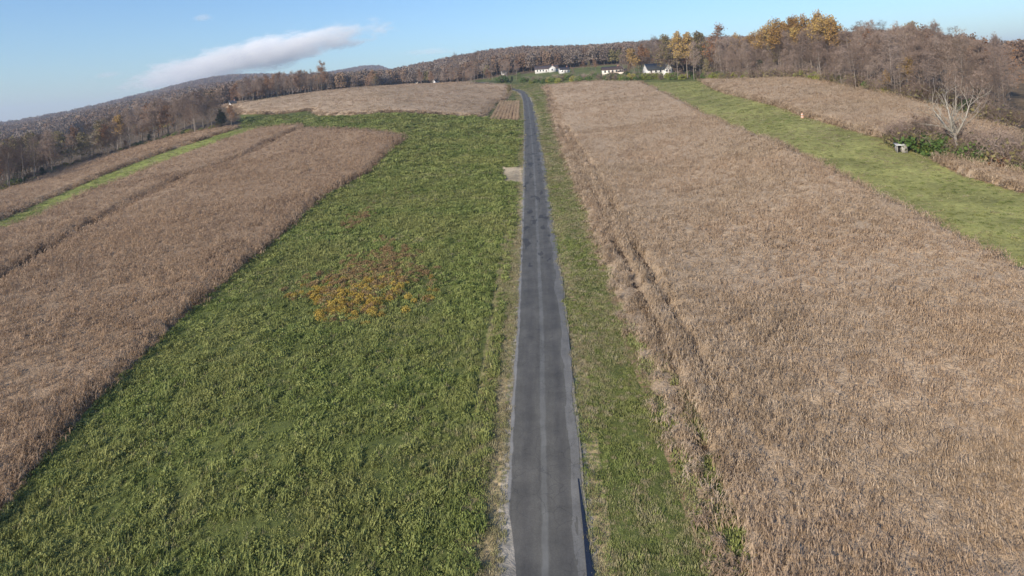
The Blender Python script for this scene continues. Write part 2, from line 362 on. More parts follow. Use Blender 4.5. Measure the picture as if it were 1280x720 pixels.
def road_mat():
    m, nt, b = mat('worn_asphalt')
    uv = nt.nodes.new('ShaderNodeUVMap'); sp = nt.nodes.new('ShaderNodeSeparateXYZ'); nt.links.new(uv.outputs[0], sp.inputs[0])
    u, v = sp.outputs[0], sp.outputs[1]
    cb = nt.nodes.new('ShaderNodeCombineXYZ'); nt.links.new(u, cb.inputs[0]); nt.links.new(math_(nt,'MULTIPLY',v,.12), cb.inputs[1])
    ns = noise(nt, 1.1, 5, .65, cb.outputs[0]); fine = noise(nt, 9, 3, .7)
    wob = math_(nt,'MULTIPLY', math_(nt,'SUBTRACT',noise(nt, .5, 3, .6, uv.outputs[0]),.5), .35)
    uw = math_(nt,'ADD',u,wob)
    base = ramp(nt, [(.3,(.080,.077,.069)),(.7,(.115,.111,.098))], ns)
    base = mix(nt, base, ramp(nt,[(.3,(.85,.85,.85)),(.7,(1.15,1.15,1.15))],fine), 1.0, 'MULTIPLY')
    # pale strip along the middle joint
    c = math_(nt,'ABSOLUTE', math_(nt,'SUBTRACT',uw,-.05))
    cs = ramp(nt, [(.16,(1,1,1)),(.30,(0,0,0))], c)
    base = mix(nt, base, (.145,.145,.135), math_(nt,'MULTIPLY',cs,math_(nt,'MULTIPLY',ns,1.5)))
    # pale worn patches along the right edge
    pr = math_(nt,'GREATER_THAN', math_(nt,'ADD',uw, math_(nt,'MULTIPLY',math_(nt,'SUBTRACT',noise(nt,.9,3,.6,cb.outputs[0]),.5),2.6)), 2.15)
    base = mix(nt, base, (.165,.162,.152), math_(nt,'MULTIPLY',pr,math_(nt,'MULTIPLY',math_(nt,'MULTIPLY',fine,ns),2.6)))
    # pale left edge line of grit
    le = ramp(nt, [(.0,(0,0,0)),(.12,(1,1,1))], math_(nt,'SUBTRACT',math_(nt,'MULTIPLY',uw,-1),2.62))
    base = mix(nt, base, (.24,.235,.22), math_(nt,'MULTIPLY',le,.8))
    # dark tar repairs, right lane
    cb2 = nt.nodes.new('ShaderNodeCombineXYZ'); nt.links.new(u, cb2.inputs[0]); nt.links.new(math_(nt,'MULTIPLY',v,.3), cb2.inputs[1])
    tr = math_(nt,'MULTIPLY', math_(nt,'GREATER_THAN',noise(nt,.6,2,.5,cb2.outputs[0]),.60), math_(nt,'GREATER_THAN',v,90.0))
    base = mix(nt, base, (.035,.036,.038), math_(nt,'MULTIPLY',tr,.7))
    vo = nt.nodes.new('ShaderNodeTexVoronoi'); vo.feature = 'DISTANCE_TO_EDGE'; vo.inputs['Scale'].default_value = .62
    wv = nt.nodes.new('ShaderNodeVectorMath'); wv.operation = 'ADD'; nz3 = nt.nodes.new('ShaderNodeTexNoise'); nz3.inputs['Scale'].default_value = .8; nz3.inputs['Detail'].default_value = 4
    nt.links.new(uv.outputs[0], nz3.inputs['Vector']); nt.links.new(uv.outputs[0], wv.inputs[0]); nt.links.new(nz3.outputs['Color'], wv.inputs[1]); nt.links.new(wv.outputs[0], vo.inputs['Vector'])
    ck = ramp(nt, [(.006,(1,1,1)),(.02,(0,0,0))], vo.outputs['Distance'])
    ck = math_(nt,'MULTIPLY', ck, math_(nt,'GREATER_THAN', noise(nt,.12,2), .50))
    base = mix(nt, base, (.03,.03,.031), math_(nt,'MULTIPLY',ck,.35))
    wheel = ramp(nt, [(.25,(0,0,0)),(.6,(1,1,1))], math_(nt,'ABSOLUTE', math_(nt,'SUBTRACT', math_(nt,'ABSOLUTE',uw), 1.45)))
    base = mix(nt, mix(nt, base, (.9,.9,.92), 1.0, 'MULTIPLY'), base, wheel)
    base = mix(nt, base, ramp(nt,[(.35,(.80,.80,.80)),(.65,(1.18,1.17,1.15))],noise(nt,.35,5,.7)), 1.0, 'MULTIPLY')
    nt.links.new(base, b.inputs['Base Color']); b.inputs['Roughness'].default_value = .8; b.inputs['Specular IOR Level'].default_value = .3
    bu = nt.nodes.new('ShaderNodeBump'); bu.inputs['Distance'].default_value = .02; bu.inputs['Strength'].default_value=.5
    nt.links.new(fine, bu.inputs['Height']); nt.links.new(bu.outputs[0], b.inputs['Normal'])
    return m
rn = len(roadc); tt = np.arange(rn)*1.0
eL = -RW-.10*(vnoise(tt*.9,tt*0,4)-.5)*2-.1*RNG.random(rn); eR = RW+.2*(vnoise(tt*.3,tt*0+3,6)-.5)*2+.12*RNG.random(rn)
ribbon(roadc, [-3.15+.2*vnoise(tt*.8,tt*0+9,4)+.15*RNG.random(rn),0.0,3.3-.3*vnoise(tt*.8,tt*0+5,4)], .06, 'road_shoulder', simple('grit_shoulder',(.15,.135,.11),.95,(.23,.21,.17),4))
ribbon(roadc, [eL,-1.5,0.0,1.5,eR], .10, 'road', road_mat())
sliverline = smooth([at(*p) for p in [(723,600),(727,630),(731,660),(734,690),(738,722),(741,760)]],40)
ribbon(sliverline, [-.03-.22*np.linspace(0,1,40)*(.6+.6*vnoise(tt[:40]*.4,tt[:40]*0,2)), .05+.2*np.linspace(0,1,40)], .125, 'dark_sliver', simple('blue_black',(.012,.016,.028),.45))  # thin blue-black strip on the right road edge, widening towards the near end
# ------------------------------------------------------------------ scattering (uncountable cover only)
def scatter_tree():
    ng = bpy.data.node_groups.new('cover_scatter','GeometryNodeTree')
    ng.interface.new_socket('Geometry', in_out='INPUT', socket_type='NodeSocketGeometry')
    ng.interface.new_socket('Protos', in_out='INPUT', socket_type='NodeSocketCollection')
    ng.interface.new_socket('Geometry', in_out='OUTPUT', socket_type='NodeSocketGeometry')
    N = ng.nodes; L = ng.links; gi = N.new('NodeGroupInput'); go = N.new('NodeGroupOutput')
    def attr(name, t):
        a = N.new('GeometryNodeInputNamedAttribute'); a.data_type = t; a.inputs['Name'].default_value = name; return a.outputs['Attribute']
    ci = N.new('GeometryNodeCollectionInfo'); ci.inputs['Separate Children'].default_value = True; ci.inputs['Reset Children'].default_value = True
    L.new(gi.outputs['Protos'], ci.inputs['Collection'])
    ip = N.new('GeometryNodeInstanceOnPoints'); ip.inputs['Pick Instance'].default_value = True
    L.new(gi.outputs['Geometry'], ip.inputs['Points']); L.new(attr('pt','BOOLEAN'), ip.inputs['Selection'])
    L.new(ci.outputs[0], ip.inputs['Instance']); L.new(attr('idx','INT'), ip.inputs['Instance Index'])
    L.new(attr('rot','FLOAT_VECTOR'), ip.inputs['Rotation']); L.new(attr('scl','FLOAT_VECTOR'), ip.inputs['Scale'])
    jn = N.new('GeometryNodeJoinGeometry'); L.new(gi.outputs['Geometry'], jn.inputs[0]); L.new(ip.outputs[0], jn.inputs[0])
    L.new(jn.outputs[0], go.inputs[0]); return ng
NG = scatter_tree()
def protos(name, meshes):
    c = bpy.data.collections.new(name)
    for k, me in enumerate(meshes): c.objects.link(bpy.data.objects.new('%s_%02d'%(name,k), me))
    return c
def cover(name, label, cat, col, P, idx, rot, scl, base=None, mats=()):
    """one stuff object: optional canopy surface (V,Q) plus instances at P"""
    BV, BQ = base if base else (np.zeros((0,3)), np.zeros((0,4),int))
    V = np.vstack([BV, P]); me = mesh_np(name, V, BQ, None, mats)
    nb, n = len(BV), len(P)
    def put(an, t, key, arr, w):
        a = me.attributes.new(an, t, 'POINT'); full = np.zeros((nb+n,w)) if w>1 else np.zeros(nb+n)
        full[nb:] = arr; full = full.astype({'BOOLEAN':bool,'INT':np.int32}.get(t,np.float32)); a.data.foreach_set(key, full.ravel())
    put('pt','BOOLEAN','value',np.ones(n,bool),1); put('idx','INT','value',idx.astype(np.int32),1)
    put('rot','FLOAT_VECTOR','vector',rot,3); put('scl','FLOAT_VECTOR','vector',scl,3)
    o = link(bpy.data.objects.new(name, me)); tag(o, label, cat, kind='stuff')
    md = o.modifiers.new('scatter','NODES'); md.node_group = NG
    for it in NG.interface.items_tree:
        if it.item_type=='SOCKET' and it.in_out=='INPUT' and it.name=='Protos': md[it.identifier] = col
    return o
def jitter_points(poly, spacing, rmax=1e9, xj=.4):
    """jittered rows inside poly; spacing grows with distance: spacing(r)"""
    out = []; x0=min(p[0] for p in poly); x1=max(p[0] for p in poly); y0=max(min(p[1] for p in poly),14); y1=max(p[1] for p in poly)
    bands = [14,60,85,120,170,240,340,480,700,1000,1500,2200,3200,5000]
    for a, b in zip(bands[:-1], bands[1:]):
        if a > min(rmax, math.hypot(max(abs(x0),abs(x1)),y1)): break
        s = spacing((a+b)/2 if a>14 else 50)
        gx = np.arange(max(x0,-b), min(x1,b), s); gy = np.arange(max(y0,0), min(y1,b), s)
        if not len(gx) or not len(gy): continue
        X, Y = np.meshgrid(gx, gy); X = X+RNG.uniform(-1,1,X.shape)*s*(xj if b<170 else .4); Y = Y+RNG.uniform(-.5,.5,Y.shape)*s
        X, Y = X.ravel(), Y.ravel(); r = np.hypot(X,Y); k = (r>=a)&(r<b)&(r<rmax)&(Y>14)
        X, Y = X[k], Y[k]; px, py = proj(X, Y, hz(X,Y)); k = (px>-260)&(px<1540)&(py<860); X, Y = X[k], Y[k]
        if len(X):
            k = inpoly(X,Y,poly); out.append(np.c_[X[k],Y[k]])
    return np.vstack(out) if out else np.zeros((0,2))
# corn clump: a few dry plants, leaves arching off each stalk
def corn_mesh(m, n=7, wx=.95, wy=.95, lw=.058):
    b = MB()
    for _ in range(n):
        x, y = random.uniform(-wx,wx)/2*1.1, random.uniform(-wy,wy)/2*1.1
        h = random.uniform(1.5,2.35); lean = Vector((random.gauss(.12,.16), random.gauss(.05,.16), 1)); top = Vector((x,y,0))+lean*h
        if random.random()<.12: top = Vector((x,y,0))+Vector((random.gauss(0,.8),random.gauss(0,.8),.7))*h*.8
        base = Vector((x,y,0)); b.tube(base, top, .022, .012, 3)
        for k in range(random.randint(7,10)):
            t = random.uniform(.25,.95); p = base.lerp(top,t); a = random.uniform(0,2*math.pi)
            d = Vector((math.cos(a),math.sin(a),0)); L = random.uniform(.4,.8)*(1.15-t*.4); side = Vector((-d.y,d.x,0))*lw*.5
            up = random.uniform(.1,.5); p1 = p+d*L*.45+Vector((0,0,L*up)); p2 = p+d*L*.8+Vector((0,0,L*(up-.45)));p3 = p+d*L*.9+Vector((0,0,-L*.75*random.uniform(.5,1.2)))
            q = [p-side*.6,p+side*.6,p1-side,p1+side,p2-side*.9,p2+side*.9,p3]
            b.add([tuple(v) for v in q],[(0,1,3,2),(2,3,5,4)],[(4,5,6)])
        for k in range(4):
            a = random.uniform(0,6.28); e = top+Vector((math.cos(a)*.12,math.sin(a)*.12,.25)); s = Vector((.012,.012,0))
            b.tri(top-s, top+s, e)
    return b.mesh('corn_clump', m)
def blades(m, n, rad, h0, h1, w, arch=.5, mound=0):
    b = MB()
    for _ in range(n):
        rr = rad*math.sqrt(random.random()); a0 = random.uniform(0,6.28); p = Vector((rr*math.cos(a0), rr*math.sin(a0),mound*(1-(rr/rad)**2)*random.random()))
        a = random.uniform(0,6.28); h = random.uniform(h0,h1)*(1.15-.6*rr/rad); d = Vector((math.cos(a),math.sin(a),0))*h*random.uniform(.2,arch*1.5)
        s = Vector((-math.sin(a),math.cos(a),0))*w*.5
        m1 = p+d*.4+Vector((0,0,h*.65)); e = p+d+Vector((0,0,h*random.uniform(.6,1)))
        b.add([tuple(p-s*.7),tuple(p+s*.7),tuple(m1+s),tuple(m1-s),tuple(e)],[(0,1,2,3)],[(3,2,4)])
    return b.mesh('tuft', m)
def leafy(m, n, rad, h, ls, stems=None):
    b = MB()
    for _ in range(n):
        a = random.uniform(0,6.28); rr = rad*random.random()**.6; z = h*random.random()**.8*(1-.5*(rr/rad)**2)
        u = rv().normalized()*ls*random.uniform(.5,1); v = u.cross(rv()).normalized()*ls*.6
        b.quad((rr*math.cos(a),rr*math.sin(a),z+ls*.3), u, v)
    return b.mesh('leafy_tuft', m)
PC = protos('corn_plants', [corn_mesh(M['corn']) for _ in range(7)])
PC2 = protos('corn_plants_left', [corn_mesh(M['corn2'], 7) for _ in range(7)])
PG = protos('crop_tufts', [blades(M['grass'],60,.5,.25,.55,.05,.6,.15) for _ in range(3)]+[leafy(M['grass'],85,.48,.36,.068) for _ in range(3)]+[blades(M['verge'],40,.4,.25,.45,.04) , blades(M['straw'],22,.35,.3,.5,.03)])
PV = protos('verge_tufts', [blades(M['verge'],60,.4,.12,.35,.035) for _ in range(3)]+[blades(M['straw'],60,.4,.12,.4,.03) for _ in range(3)]+[blades(M['grass'],50,.4,.15,.35,.04)])
PW = protos('weed_tufts', [leafy(M['weedy'],150,.6,.7,.08) for _ in range(3)]+[leafy(M['weedr'],130,.65,.65,.08) for _ in range(3)]+[leafy(M['grass'],60,.5,.5,.11)])
def rots(n, lean=.08): return np.c_[RNG.normal(0,lean,n),RNG.normal(0,lean,n),RNG.uniform(0,6.283,n)]
def make_corn(name, label, poly, col, cm, sp, hgt=1.0, gaps=(), canopy=.62, cell=None, bald=0):
    P = jitter_points(poly, sp, xj=.2)
    keep = np.ones(len(P),bool)
    ed = dline(P[:,0],P[:,1],poly[:len(RC)]) if poly is corn_r else np.full(len(P),9.)
    keep &= RNG.random(len(P)) < .12+ed/4
    for g, w in gaps: keep &= dline(P[:,0],P[:,1],g) > w
    nn = vnoise(P[:,0]/3.5,P[:,1]/3.5,21)
    keep &= ~((nn<.13)&(RNG.random(len(P))<.7)&(np.hypot(P[:,0],P[:,1])<170))
    P = P[keep]; ed = ed[keep]; r = np.hypot(P[:,0],P[:,1]); n = len(P)
    z = hz(P[:,0],P[:,1])-.05
    s = np.array([sp(v) for v in r]); wide = np.maximum(s/.95,.85)
    hh = hgt*np.clip(.42+ed*.13,.42,1)*(.82+.28*vnoise(P[:,0]/9,P[:,1]/9,8)+.12*RNG.random(n))
    sc = np.c_[wide,wide,hh]
    # canopy surface of tangled leaves under the tops
    x0=min(p[0] for p in poly); x1=max(p[0] for p in poly); y0=max(14,min(p[1] for p in poly)); y1=max(p[1] for p in poly)
    Vs=[]; Qs=[]; nb=0
    c = cell or 1.2
    gx = np.arange(x0-c,x1+2*c,c)
    ys=[y0-c]; 
    while ys[-1] < y1+c: ys.append(ys[-1]+max(c, ys[-1]*.009))
    gy = np.array(ys); X, Y = np.meshgrid(gx,gy); X = X+RNG.uniform(-.25,.25,X.shape)*c; Y = Y+RNG.uniform(-.25,.25,Y.shape)*c
    px, py = proj(X,Y,hz(X,Y)); ins = inpoly(X.ravel(),Y.ravel(),poly).reshape(X.shape)&(px>-300)&(px<1580)&(py<880)
    gd = np.full(X.shape,99.)
    for g, w in gaps: gd = np.minimum(gd, dline(X.ravel(),Y.ravel(),g).reshape(X.shape)-w)
    ins2 = ins.copy()
    er = ins.copy(); er[1:-1,1:-1] = ins[1:-1,1:-1]&ins[:-2,1:-1]&ins[2:,1:-1]&ins[1:-1,:-2]&ins[1:-1,2:]; er[0]=er[-1]=False; er[:,0]=er[:,-1]=False
    R = np.hypot(X,Y)
    top = hgt*(canopy*2.0)*(1-(.14-.28*vnoise(X/2.2,Y/2.2,31))*np.clip(120/R,.15,1)) * np.clip(.72+R/500,.75,1.3) + .35*RNG.random(X.shape)*np.clip(110/R,.1,1)
    if poly is corn_r:
        e2 = dline(X.ravel(),Y.ravel(),poly[:len(RC)]).reshape(X.shape); top = top*np.clip((e2-.4+1.2*(vnoise(X/1.7,Y/1.7,44)-.5))/5.5,-.2,1)
    top = np.where(er, top, -.3); top = np.where(gd<.3, -.1, top)
    Z = hz(X,Y)-.05+top
    idx = -np.ones(X.shape,int); anyq = ins
    q = ins[:-1,:-1]|ins[1:,:-1]|ins[:-1,1:]|ins[1:,1:]
    use = np.zeros(X.shape,bool); use[:-1,:-1]|=q; use[1:,:-1]|=q; use[:-1,1:]|=q; use[1:,1:]|=q
    idx[use] = np.arange(use.sum()); V = np.stack([X[use],Y[use],Z[use]],-1)
    a,b_,c_,d_ = idx[:-1,:-1][q],idx[:-1,1:][q],idx[1:,1:][q],idx[1:,:-1][q]
    Q = np.stack([a,b_,c_,d_],-1)
    print(name, 'plants', n, 'canopy', len(Q))
    return cover(name, label, 'corn', col, np.c_[P,z], RNG.integers(0,7,n), rots(n,.06), sc, (V,Q), [cm])
def spc(r): return .76 if r<70 else (.9 if r<100 else 1.25 if r<160 else 1.6 if r<230 else 2.2 if r<330 else 3.2)
make_corn('dry_corn','tall dry tan corn standing in the wide field right of the road', corn_r, PC, M['canopy'], spc, .84, [(trackA,.47),(trackB,.36)], cell=.8)
make_corn('dry_corn','dry brown corn between the dark lane and the green field left of the road', corn_a, PC2, M['canopy2'], spc, .86)
make_corn('dry_corn','dry brown corn strip between the dark lane and the narrow green strip', corn_b, PC2, M['canopy2'], spc, .86)
make_corn('dry_corn','narrow outermost strip of dry corn beside the left wood', corn_c, PC2, M['canopy2'], spc, .85)
make_corn('dry_corn','pale dry corn on the far slope left of the road, above the green field', corn_d, PC, M['canopy'], lambda r: 3.2, .75, cell=2.2)
make_corn('dry_corn','pale dry corn beyond the green strip, below the right wood', corn_e, PC, M['canopy'], spc, .9)
make_corn('dry_corn','short tan corn strip in front of the hedgerow at the right edge', corn_f, PC, M['canopy'], spc, .9)
# the striped plot: standing rows with mown gaps
rowp = []
w0, w1, w2, w3 = plot
for k in range(8):
    t = (k+.5)/8; a = np.array(w0)*(1-t)+np.array(w1)*t; c = np.array(w3)*(1-t)+np.array(w2)*t
    for s in np.arange(0,1,.75/np.hypot(*(c-a))): rowp.append(a+(c-a)*s+RNG.normal(0,.15,2))
rowp = np.array(rowp); n = len(rowp)
cover('corn_rows','striped plot of standing corn rows with mown gaps beside the far road','corn',PC,np.c_[rowp,hz(*rowp.T)-.05],RNG.integers(0,7,n),rots(n),np.c_[np.full(n,.42),np.full(n,.9),np.full(n,.6)])
# cover crop left of the road
def xr(y): return np.interp(y,[p[1] for p in roadc],[p[0] for p in roadc])
B1s = sorted(B1,key=lambda p:p[1])
gpoly = [(xr(12)-5.2,12)] + B1 + pts([(395,162.5),(385,160)]) + pts([(378,156)]) + pts([(320,161),(300,158),(300,148),(345,145),(395,145),(445,145),(607,147),(649,152)]) + [(xr(y)-4.6,y) for y in (300,250,200,150,100,60,12)]
P = jitter_points(gpoly, lambda r: .52 if r<70 else .62 if r<100 else .85 if r<160 else 1.3 if r<240 else 2.0 if r<340 else 3)
P = P[(dline(P[:,0],P[:,1],trackL)>.35)&~inpoly(P[:,0],P[:,1],tan_patch)]
wc = at(462,350); wc2 = at(452,270)
def wd(P,c,rx,ry): return ((P[:,0]-c[0])/rx)**2+((P[:,1]-c[1])/ry)**2
n = len(P); r = np.hypot(P[:,0],P[:,1]); nz = .75*vnoise(P[:,0]/1.1,P[:,1]/1.1,3)+.35*vnoise(P[:,0]/.9,P[:,1]/18,33)-.05; nb = vnoise(P[:,0]/7,P[:,1]/7,5)
idx = RNG.choice([0,1,2,3,4,5,6,7],n,p=[.2,.2,.14,.12,.11,.09,.09,.05])
idx[(nb>.72)&(RNG.random(n)<.4)] = 6
sp_ = np.clip(r/75,.9,4)
sc = (.55+1.0*nz)[:,None]*np.c_[sp_,sp_,np.full(n,1.)*(.75+.7*nz)*np.clip(r/140,1,1.4)]
keep = (nz>.06)
cover('cover_crop','lush clumpy green crop between the left corn and the road','grass',PG,np.c_[P,hz(*P.T)-.08][keep],idx[keep],rots(n,.15)[keep],sc[keep]); print('crop',n)
# grass on the verges and strips
def grass_cover(name,label,poly,sp,probs,scl=1.0,extra=None):
    P = jitter_points(poly, sp)
    if extra is not None: P = P[extra(P)]
    n = len(P); r = np.hypot(*P.T); nz = vnoise(P[:,0]/1.5,P[:,1]/1.5,7); nb = vnoise(P[:,0]/5,P[:,1]/9,15)
    idx = RNG.choice(7,n,p=probs); idx[(nb>.62)&(RNG.random(n)<.55)] = 4; idx[(nb<.3)&(RNG.random(n)<.6)] = 6
    s = (.6+.8*nz)*scl*np.clip(r/70,.9,3.5)
    cover(name,label,'grass',PV,np.c_[P,hz(*P.T)-.07],idx,rots(n,.15),np.c_[s,s,(.6+.8*nz)*scl]); print(name,n)
ysn = [12,60,100,150,200,260,330,420,500,560]
RCy = sorted(RC,key=lambda p:p[1])
vr = [(xr(y)+2.95,y) for y in ysn] + [(np.interp(y,[p[1] for p in RCy],[p[0] for p in RCy])+2.2,y) for y in ysn[::-1]]
spg = lambda r: .42 if r<100 else .6 if r<160 else 1.0 if r<240 else 1.6
grass_cover('verge_grass','rough green and tan grass verge between road and right cornfield', vr, spg, [.22,.18,.14,.14,.12,.09,.11])
vl = [(xr(y)-6.0,y) for y in ysn] + [(xr(y)-2.95,y) for y in ysn[::-1]]
grass_cover('verge_grass','strip of pale dead grass along the left edge of the road', vl, lambda r:.4 if r<120 else .9, [.1,.07,.06,.29,.26,.19,.03], .8, lambda P:~inpoly(P[:,0],P[:,1],tan_patch))
wp = [(np.interp(y,[p[1] for p in RCy],[p[0] for p in RCy])+.5,y) for y in (20,45,60,75)] + [(np.interp(y,[p[1] for p in RCy],[p[0] for p in RCy])+o,y) for y,o in ((75,1.5),(60,4),(45,8),(20,11))]
grass_cover('invading_weeds','ragged green weeds growing into the near corner of the right cornfield', wp, lambda r:.5, [.3,.3,.2,.04,.03,.03,.1], 2.1, lambda P: vnoise(P[:,0]/1.6,P[:,1]/2.2,71)+.3*RNG.random(len(P))>.55)
# green strip and others
sps = lambda r: .9 if r<130 else 1.5 if r<240 else 2.5
grass_cover('mown_grass','green grass strip between the right cornfield and the wood side corn', green_strip, sps, [.3,.25,.2,.05,.05,.05,.1], .8)
gs2 = G1+G2[::-1]
grass_cover('mown_grass','narrow green grass strip between the two left corn strips', gs2, sps, [.3,.25,.2,.02,.02,.01,.2], .9)
# autumn weeds
def weeds(name,label,c,rx,ry,sp,front=True,hs=1.0):
    n0 = int(math.pi*rx*ry*4/(sp*sp)); P = np.c_[RNG.uniform(-1.2,1.2,n0)*rx*1.3+c[0], RNG.uniform(-1.2,1.2,n0)*ry*1.3+c[1]]
    e = wd(P,c,rx,ry)*(.35+1.5*vnoise(P[:,0]/2.6,P[:,1]/4,12)); P = P[(e<.25+.9*RNG.random(len(e))**1.5)&(RNG.random(len(e))<.9-.35*np.clip((P[:,1]-c[1])/ry,0,1))]; n = len(P)
    t = (P[:,1]-c[1])/ry + RNG.normal(0,.28,n); idx = np.where(t<-.25, RNG.integers(0,3,n), RNG.integers(3,6,n))
    if not front: idx = RNG.integers(3,6,n)
    idx = np.where((idx<3)&(RNG.random(n)<.33),idx+3,idx)
    g = RNG.random(n)<.2+.45*np.clip(t,0,1); idx[g]=6
    s = (.6+.6*RNG.random(n))*hs
    cover(name,label,'weeds',PW,np.c_[P,hz(*P.T)-.05],idx,rots(n,.15),np.c_[s,s,s*(.8+.5*RNG.random(n))])
weeds('autumn_weeds','yellow and orange autumn weeds in the middle of the green field',at(462,348),9,17,.52,True,.95)
weeds('rust_weeds','small rust coloured weed patch beyond the yellow weeds',at(452,270),3.4,8,.62,False,1.0)
weeds('rust_weeds','faint rusty weed patch nearest the left cornfield corner',at(500,238),4,10,1.3,False,.7)
# ------------------------------------------------------------------ trees
def grow(tr, cr_, p, d, L, r, lvl, maxl, H, spread, up):
    """recursive limb: thick levels into tr, thin into cr_"""
    segs = 3 if lvl<2 else 2; q = Vector(p); dd = Vector(d)
    for k in range(segs):
        nd = (dd+rv(.10+.05*lvl)+Vector((0,0,up*.12))).normalized(); q2 = q+nd*L/segs
        r2 = r*(1-.28*(k+1)/segs) if lvl else r*(1-.15)
        if lvl < 2: tr.tube(q,q2,r,r2,5 if lvl==0 else 4)
        elif lvl==2: cr_.tube(q,q2,r,r2,3)
        else:
            s = nd.orthogonal().normalized()*r; cr_.add([tuple(q-s),tuple(q+s),tuple(q2+s*.7),tuple(q2-s*.7)],[(0,1,2,3)])
        if lvl < maxl and (lvl>0 or k>0):
            for _ in range(random.randint(2,3) if lvl<2 else 2):
                s = rv().normalized(); s = (s-nd*s.dot(nd)).normalized()
                cd_ = (nd*(1-spread*.45)+s*spread).normalized()
                grow(tr,cr_,q2 if random.random()<.6 else q.lerp(q2,random.random()),cd_,L*random.uniform(.5,.72),r2*random.uniform(.4,.6),lvl+1,maxl,H,spread,up)
        q, dd, r = q2, nd, r2
    if lvl == maxl: TIPS.append(q.copy())
    return q
TIPS = []
def tree_meshes(H, bark, twig, leaf=None, nleaf=0, ls=.3, bole=.3, spread=.62, r0=None, up=1.0, top_only=False, wid=.24, twigs=True, maxl=3):
    TIPS.clear(); tr, cw = MB(), MB(); r0 = r0 or H*.011
    # bole as a leader with side limbs
    q = Vector((0,0,-.3)); d = Vector((random.gauss(0,.03),random.gauss(0,.03),1)).normalized(); n = 9; r = r0
    for k in range(n):
        d = (d+rv(.035)+Vector((0,0,.1))).normalized(); q2 = q+d*(H*.93/n); r2 = r0*(1-.88*(k+1)/n)
        tr.tube(q,q2,r,r2,6); t = (k+1)/n
        if t > bole:
            for _ in range(random.choice((2,3,3))):
                a = random.uniform(0,6.28); e = random.uniform(.35,.8)+.35*t; cd_ = Vector((math.cos(a),math.sin(a),e)).normalized()
                grow(tr,cw,q.lerp(q2,random.random()),cd_,H*wid*(1.15-.75*t)*random.uniform(.7,1.2),max(r2*.5,.03),1,maxl,H,spread,up)
        q, r = q2, r2
    # fine twigs fanning out of every tip
    for t in list(TIPS) if twigs else []:
        for _ in range(8):
            u = (rv()+Vector((0,0,.7))).normalized()*random.uniform(.5,1.3)*H/20; s = u.orthogonal().normalized()*(.024 if twigs else .012)
            cw.tri(t-s,t+s,t+u)
    L = MB()
    if leaf and nleaf:
        tips = [t for t in TIPS if (not top_only or t.z>H*.62)] or list(TIPS)
        for _ in range(nleaf):
            t = random.choice(tips)+rv(.45)*(H/18); u = rv().normalized()*ls*random.uniform(.5,1); v = u.cross(rv()).normalized()*ls*.6
            L.quad(t,u,v)
    tm = tr.mesh('trunk', bark)
    fm = [0]*len(cw.Q)
    nt_, nq = len(cw.T), len(cw.Q)
    cw.add(L.V, L.Q, L.T)
    # polygon order: quads first, then triangles
    fmq = [0]*nq+[1]*len(L.Q); fmt = [0]*nt_
    cm = mesh_np('crown', cw.V, cw.Q, cw.T, [twig, leaf or twig], fmq+fmt)
    return tm, cm
def shrub_meshes(H, W, bark, leaf, nleaf, ls=.22, stems=9, tw=True):
    tr, cw = MB(), MB()
    for _ in range(stems):
        a = random.uniform(0,6.28); d = Vector((math.cos(a)*W/H*random.uniform(.1,.6),math.sin(a)*W/H*random.uniform(.1,.6),1)).normalized()
        TIPS.clear(); grow(tr,cw,(random.gauss(0,.04),random.gauss(0,.04),-.2),d,H*random.uniform(.5,.75),.05,1,3,H,.6,1)
        for t in list(TIPS):
            for _ in range(3):
                u = (rv()+Vector((0,0,.6))).normalized()*random.uniform(.3,.6); s = u.orthogonal().normalized()*.02; cw.tri(t-s,t+s,t+u)
    nq, nt_ = len(cw.Q), len(cw.T); L = MB()
    for _ in range(nleaf):
        a = random.uniform(0,6.28); rr = W*.5*random.random()**.55; z = H*random.uniform(.03,.95)*(1-.45*(rr/(W*.5))**2)
        if vnoise(np.array(a*1.6+rr*.8),np.array(z*1.3+H*7))<.36: continue
        u = rv().normalized()*ls*random.uniform(.5,1); v = u.cross(rv()).normalized()*ls*.6; L.quad((rr*math.cos(a),rr*math.sin(a),z),u,v)
    cw.add(L.V,L.Q,L.T)
    return tr.mesh('stems',bark), mesh_np('foliage', cw.V, cw.Q, cw.T, [M['twig'],leaf], [0]*nq+[1]*len(L.Q)+[0]*nt_)
B, TW = M['bark'], M['twig']
KIND = {}
KIND['bare'] = [tree_meshes(20,B,TW,bole=random.uniform(.2,.45)) for _ in range(7)]
KIND['brown'] = [tree_meshes(19,B,TW,M['rust'],900,.26) for _ in range(3)]
KIND['gold'] = [tree_meshes(21,B,TW,M['gold'],1500,.30,bole=.45) for _ in range(3)]
KIND['goldtop'] = [tree_meshes(22,B,TW,M['gold'],1500,.30,bole=.55,top_only=True) for _ in range(3)]
KIND['olive'] = [tree_meshes(17,B,TW,M['olive'],1300,.28) for _ in range(3)]
KIND['evergreen'] = [tree_meshes(12,B,TW,M['evergreen'],3000,.24,bole=.1,spread=.5) for _ in range(2)]
def dead_tree():
    tr, cw = MB(), MB(); TIPS.clear(); q = Vector((0,0,-.3))
    for k in range(4):
        q2 = q+Vector((random.gauss(.05,.08),random.gauss(0,.08),1.25)); tr.tube(q,q2,.30-.03*k,.27-.03*k,6); q = q2
        if k > 1: grow(tr,cw,q,Vector((random.uniform(-.8,.8),random.uniform(-.5,.5),.9)).normalized(),3.0,.09,1,3,13,.55,.6)
    for dx, dy, L in ((-.42,.1,6.8),(.12,-.1,7.8),(.55,.15,6.4),(.05,.5,5.5)):
        grow(tr,cw,q,Vector((dx,dy,1)).normalized(),L,.16,1,3,13,.5,.8)
    return tr.mesh('trunk',M['bark_pale']), cw.mesh('crown',M['bark_pale'])
